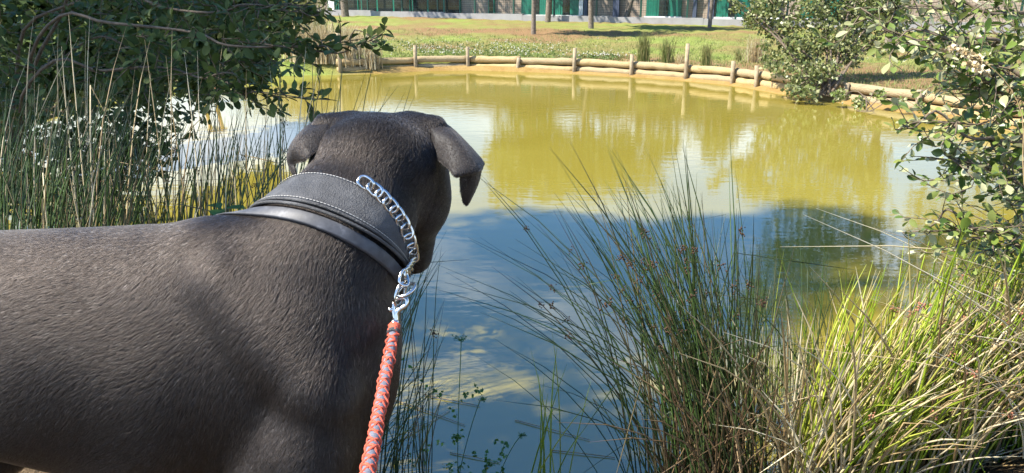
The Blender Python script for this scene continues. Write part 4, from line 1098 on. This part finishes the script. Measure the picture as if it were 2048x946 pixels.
# --- centre clump: dark green stems fanning out over the water
cb = PZ(1430, 985, 0.12)
def base_c():
    x = cb[0] + rng.normal(0, .10) ; y = cb[1] + rng.normal(.05, .10); return gbase(x, y)
def tip_c(b):
    off = b[0] - cb[0]
    px = 1300 + off * 520 + rng.normal(0, 120); top = np.interp(px, [950, 1080, 1200, 1350, 1500, 1620, 1750], [560, 400, 330, 350, 430, 480, 560])
    py = top + abs(rng.normal(0, 130)); return P(px, min(py, 800), bdepth(b) * 0.84 + rng.normal(.15, .2))
Lc = clump_lines(220, base_c, tip_c)
def tip_c2(b):
    px, py = random.choice([(940, 350), (945, 480), (980, 548), (965, 555), (880, 545), (1100, 290), (1122, 285), (1220, 305), (1290, 300), (1462, 255), (1360, 290), (1390, 345), (1030, 425), (960, 610), (880, 590), (1000, 690), (1018, 540), (1470, 330), (1490, 420), (1330, 330)])
    return P(px + rng.normal(0, 10), py + rng.normal(0, 12), bdepth(b) * 0.82 + rng.normal(.1, .15))
Lc2 = clump_lines(42, base_c, tip_c2)
def tip_cs(b): return P(rng.normal(1420, 130), rng.uniform(620, 900), bdepth(b) * .8 + rng.normal(0, .15))
Ls = clump_lines(100, base_c, tip_cs)
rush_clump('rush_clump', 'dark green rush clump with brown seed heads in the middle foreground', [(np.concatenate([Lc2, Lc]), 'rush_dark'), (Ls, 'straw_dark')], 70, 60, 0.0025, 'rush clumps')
# --- low thin rushes right of it, in the shallows
def base_m():
    p_ = PZ(rng.uniform(1500, 1690), rng.uniform(760, 900), 0.02); return gbase(p_[0], p_[1])
def tip_m(b):
    px = 1024 + FPX * (b[0]) / bdepth(b) + rng.normal(10, 40); return P(px, rng.uniform(470, 740), bdepth(b) * .93 + rng.normal(0, .1))
Lm = clump_lines(115, base_m, tip_m)
rush_clump('rush_clump', 'sparse upright rushes standing in the shaded shallows right of the dark clump', [(Lm, 'rush_dark'), (clump_lines(24, base_m, tip_m), 'rush_bright')], 60, 0, 0.0020, 'rush clumps')
# --- right: sunlit yellow-green clumps leaning to the right
for k, (bx0, bx1, by0, by1, n, dx, ty0, ty1, lab) in enumerate([
        (1560, 1740, 900, 1050, 240, 190, 520, 860, 'sunlit yellow-green rush clump at the bottom right, nearest the dark clump'),
        (1720, 1930, 830, 1050, 300, 200, 440, 800, 'sunlit rush clump with straw stems, middle of the right foreground'),
        (1900, 2120, 720, 1000, 300, 150, 400, 740, 'sunlit rush clump at the right edge under the willow')]):
    def base_r():
        p_ = PZ(rng.uniform(bx0, bx1), rng.uniform(by0, by1), 0.14); return gbase(p_[0], p_[1])
    def tip_r(b):
        px = 1024 + FPX * b[0] / bdepth(b) + rng.normal(dx, 80); return P(px, rng.uniform(ty0, ty1), bdepth(b) * .86 + rng.normal(.1, .15))
    def tip_rs(b):
        px = 1024 + FPX * b[0] / bdepth(b) + rng.normal(dx * .8, 170); return P(px, rng.uniform(ty0 + 60, ty1 + 60), bdepth(b) * .84 + rng.normal(.05, .18))
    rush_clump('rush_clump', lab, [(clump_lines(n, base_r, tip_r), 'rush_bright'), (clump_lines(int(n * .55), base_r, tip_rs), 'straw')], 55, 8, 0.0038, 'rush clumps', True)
# straw tangle lying over the right clumps
def base_t():
    p_ = PZ(rng.uniform(2020, 2300), rng.uniform(620, 960), 0.3); return p_ + [0, 0, rng.uniform(0, .2)]
def tip_t(b): return P(rng.uniform(1820, 2060), rng.uniform(500, 900), bdepth(b) * rng.uniform(.78, .95))
def tip_t2(b):
    px, py = random.choice([(1575, 490), (1615, 430), (1735, 345), (1790, 322), (1800, 470), (1720, 590), (1800, 600), (1830, 640), (1640, 700), (1600, 690)]); return P(px + rng.normal(0, 15), py + rng.normal(0, 12), bdepth(b) * rng.uniform(.85, .95))
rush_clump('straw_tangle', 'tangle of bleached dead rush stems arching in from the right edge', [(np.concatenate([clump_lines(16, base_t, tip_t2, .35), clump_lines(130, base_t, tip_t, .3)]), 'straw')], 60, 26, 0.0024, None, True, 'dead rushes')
# litter of broken stems on the near bank
Lb = []
for _ in range(420):
    p_ = PZ(rng.uniform(1380, 2050), rng.uniform(830, 1050), 0.1); g0 = float(gz(p_[0], p_[1])); a = rng.uniform(0, 6.3); l = rng.uniform(.05, .22)
    q = p_[:2] + np.array([math.cos(a), math.sin(a)]) * l; g1 = float(gz(q[0], q[1]))
    z0, z1 = max(g0, 0) + rng.uniform(.004, .05), max(g1, 0) + rng.uniform(.004, .07)
    Lb.append([np.array([p_[0], p_[1], z0]) * (1 - f) + np.array([q[0], q[1], z1]) * f for f in (0, .5, 1)])
V, F = tubes(Lb, np.full((len(Lb), 3), 0.0021), 4)
tag(part('dead_stem_litter', V, F, M['straw'], smooth_=True), 'broken straw stems littering the near bank', 'litter', kind='stuff')
# --- left: tall rushes behind the dog
for k, (x0, x1, n, y0, lab) in enumerate([(-60, 200, 240, 150, 'tall rush clump at the left edge behind the dog'), (180, 420, 160, 190, 'thick rush clump behind the middle of the dog'), (400, 600, 120, 190, 'thin dark rushes behind the neck of the dog')]):
    def base_l():
        p_ = PZ(rng.uniform(x0, x1), rng.uniform(520, 640), 0.25); p_ = P(rng.uniform(x0, x1), 560, rng.uniform(2.3, 3.1)); return gbase(p_[0], p_[1])
    def tip_l(b):
        px = 1024 + FPX * b[0] / bdepth(b) + rng.normal(25, 70); return P(px, y0 + abs(rng.normal(0, 110)), bdepth(b) * .95 + rng.normal(0, .15))
    def tip_ls(b):
        px = 1024 + FPX * b[0] / bdepth(b) + rng.normal(-15, 60); return P(px, rng.uniform(20, 420), bdepth(b) * .95 + rng.normal(0, .15))
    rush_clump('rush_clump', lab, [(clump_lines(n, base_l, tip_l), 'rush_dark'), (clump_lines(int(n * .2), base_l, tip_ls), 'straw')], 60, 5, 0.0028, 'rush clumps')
def base_h():
    p_ = P(rng.uniform(520, 680), 600, rng.uniform(2.5, 3.1)); return gbase(p_[0], min(p_[1], 3.2))
def tip_h(b):
    px, py = random.choice([(770, 60), (745, 120), (700, 110), (688, 60), (762, 150), (640, 130), (620, 60), (826, 190), (812, 180), (675, 190), (790, 170), (560, 100), (600, 150)]); return P(px + rng.normal(0, 6), py + rng.normal(0, 8), bdepth(b) * .95)
rush_clump('rush_clump', 'few long dark rushes rising above the head of the dog', [(clump_lines(24, base_h, tip_h), 'rush_dark')], 40, 3, 0.0026, 'rush clumps')
# --- thin dark rushes right of the leash
def base_w():
    p_ = PZ(rng.uniform(690, 860), rng.uniform(900, 1010), 0.05); return gbase(p_[0], p_[1])
def tip_w(b): return P(rng.uniform(790, 900), rng.uniform(450, 860), bdepth(b) * .9 + rng.normal(0, .1))
rush_clump('rush_clump', 'dark thin rushes between the leash and the water', [(clump_lines(70, base_w, tip_w), 'rush_dark')], 70, 6, 0.0019, 'rush clumps')
def base_g():
    p_ = PZ(rng.uniform(1040, 1130), rng.uniform(960, 1040), 0.02); return gbase(p_[0], p_[1])
def tip_g(b): return P(rng.uniform(1060, 1190), rng.uniform(640, 900), bdepth(b) * .92)
rush_clump('rush_clump', 'a few bright green blades at the water left of the dark clump', [(clump_lines(12, base_g, tip_g), 'rush_bright')], 20, 0, 0.0026, 'rush clumps')
# --- wild carrot stalks and a nettle-like weed
def umbel(px0, py0, px1, py1, d, label, size):
    b = PZ(px0, py0, 0.0); dd = bdepth(b); tp = P(px1, py1, dd * .93)
    t = empty('wild_carrot', b, label, 'wildflower', 'wild carrot stalks')
    L = rush_lines([b - [0, 0, .1]], [tp], .55, 9, 0); V, F = tubes(L, np.full((1, 9), 0.0014), 5); part('stalk', V, F, M['weed'], t)
    ends = tp + rng.normal(0, 1, (26, 3)) * [size, size, size * .25] + [0, 0, size * .6]
    rays = np.stack([np.repeat(tp[None], 26, 0), ends], 1); V1, F1 = tubes(rays, np.full((26, 2), 0.0006), 3); V2, F2 = dots(np.repeat(ends, 3, 0) + rng.normal(0, .0025, (78, 3)), rng.uniform(.0012, .0022, 78))
    part('umbel', *merge([(V1, F1), (V2, F2)]), M['weed'], t, False)
    lv = []
    for f in (.25, .4, .55, .7):
        s = L[0][int(f * 8)]; pts = s + np.cumsum(rng.normal(0, .012, (10, 3)) + rng.normal(0, .012, 3), 0); lv.append(leaf_quads(np.repeat(pts, 3, 0), 0.013, .4))
    part('leaves', *merge(lv), M['weed'], t, False)
umbel(915, 950, 921, 682, 0, 'tallest wild carrot stalk with a green umbel over the blue water', 0.012)
umbel(912, 950, 965, 800, 0, 'short wild carrot stalk leaning right beside the tall one', 0.006)
umbel(985, 960, 1045, 872, 0, 'lowest wild carrot stalk near the bright green blades', 0.006)
w0 = P(440, 430, 2.35); wd = empty('broadleaf_weed', gbase(w0[0], w0[1]), 'small bright green broad-leaved weed behind the dog', 'weed')
L = rush_lines([gbase(w0[0], w0[1])], [w0 + [0, 0, .02]], .6, 8, 0); V, F = tubes(L, np.full((1, 8), .003), 5); part('stalk', V, F, M['weed'], wd)
wl_ = [mkmesh('leaf', a, b, M['weed']) for a, b in [leaf_template(.32, .06, .15)]]
for k in range(11):
    a = k * 2.4; s = L[0][7 - k // 3]; d = nrm([math.cos(a), math.sin(a), .15]); x = nrm(np.cross(d, [0, 0, 1])); z = np.cross(x, d)
    inst('leaf', wl_[0], Matrix(((x[0], d[0], z[0], s[0]), (x[1], d[1], z[1], s[1]), (x[2], d[2], z[2], s[2]), (0, 0, 0, 1))) @ Matrix.Scale(.075, 4), wd)
# --- a ripe grass panicle in front of the willow
g0 = P(2030, 260, 1.75); g1 = P(1895, 92, 1.8)
ga = empty('grass_panicle', P(2080, 420, 1.75), 'ripe beige grass panicle in front of the right-hand willow', 'grass')
ctrl = [gbase(2.2, 1.9), P(2110, 500, 1.75), P(2040, 215, 1.76), P(1960, 118, 1.78), P(1895, 94, 1.8)]
part('stalk', *tube(ctrl, [.0016, .0014, .001, .0008, .0005], 5, 24), M['straw'], ga)
spk = spline([P(2000, 160, 1.77), P(1950, 115, 1.78), P(1893, 93, 1.8)], 60)
sp2 = spline([P(2000, 160, 1.77), P(1960, 140, 1.77), P(1930, 125, 1.77)], 30)
pp = np.vstack([spk[20:], sp2[8:]]); pp = np.repeat(pp, 3, 0) + rng.normal(0, .003, (len(pp) * 3, 3))
V, F = leaf_quads(pp, .011, 0); part('spike', V, F, M['straw'], ga, False)
# --- dead stems floating at the near edge
for x0, y0, x1, y1, lab in [(790, 800, 930, 850, 'long dead stem floating beside the leash, sloping down to the right'), (800, 880, 900, 820, 'dead stem floating just right of the leash, sloping up to the right'), (850, 790, 960, 812, 'dead stem floating farthest out, behind the wild carrot stalk'), (1030, 840, 1180, 880, 'long dead stem floating in front of the dark rush clump'),
                            (830, 930, 880, 800, 'dead stem floating and pointing straight away from the camera'), (900, 905, 1000, 925, 'dead stem floating at the foot of the tallest wild carrot'), (1100, 900, 1230, 915, 'dead stem floating nearest the base of the dark rush clump')]:
    a, b = PZ(x0, y0, .004), PZ(x1, y1, .004)
    o = part('floating_stem', *tube([a, (a + b) / 2 + [0, 0, .002], b], [.0022, .002, .0015], 5), M['straw'])
    tag(o, lab, 'dead stem', 'floating dead stems')
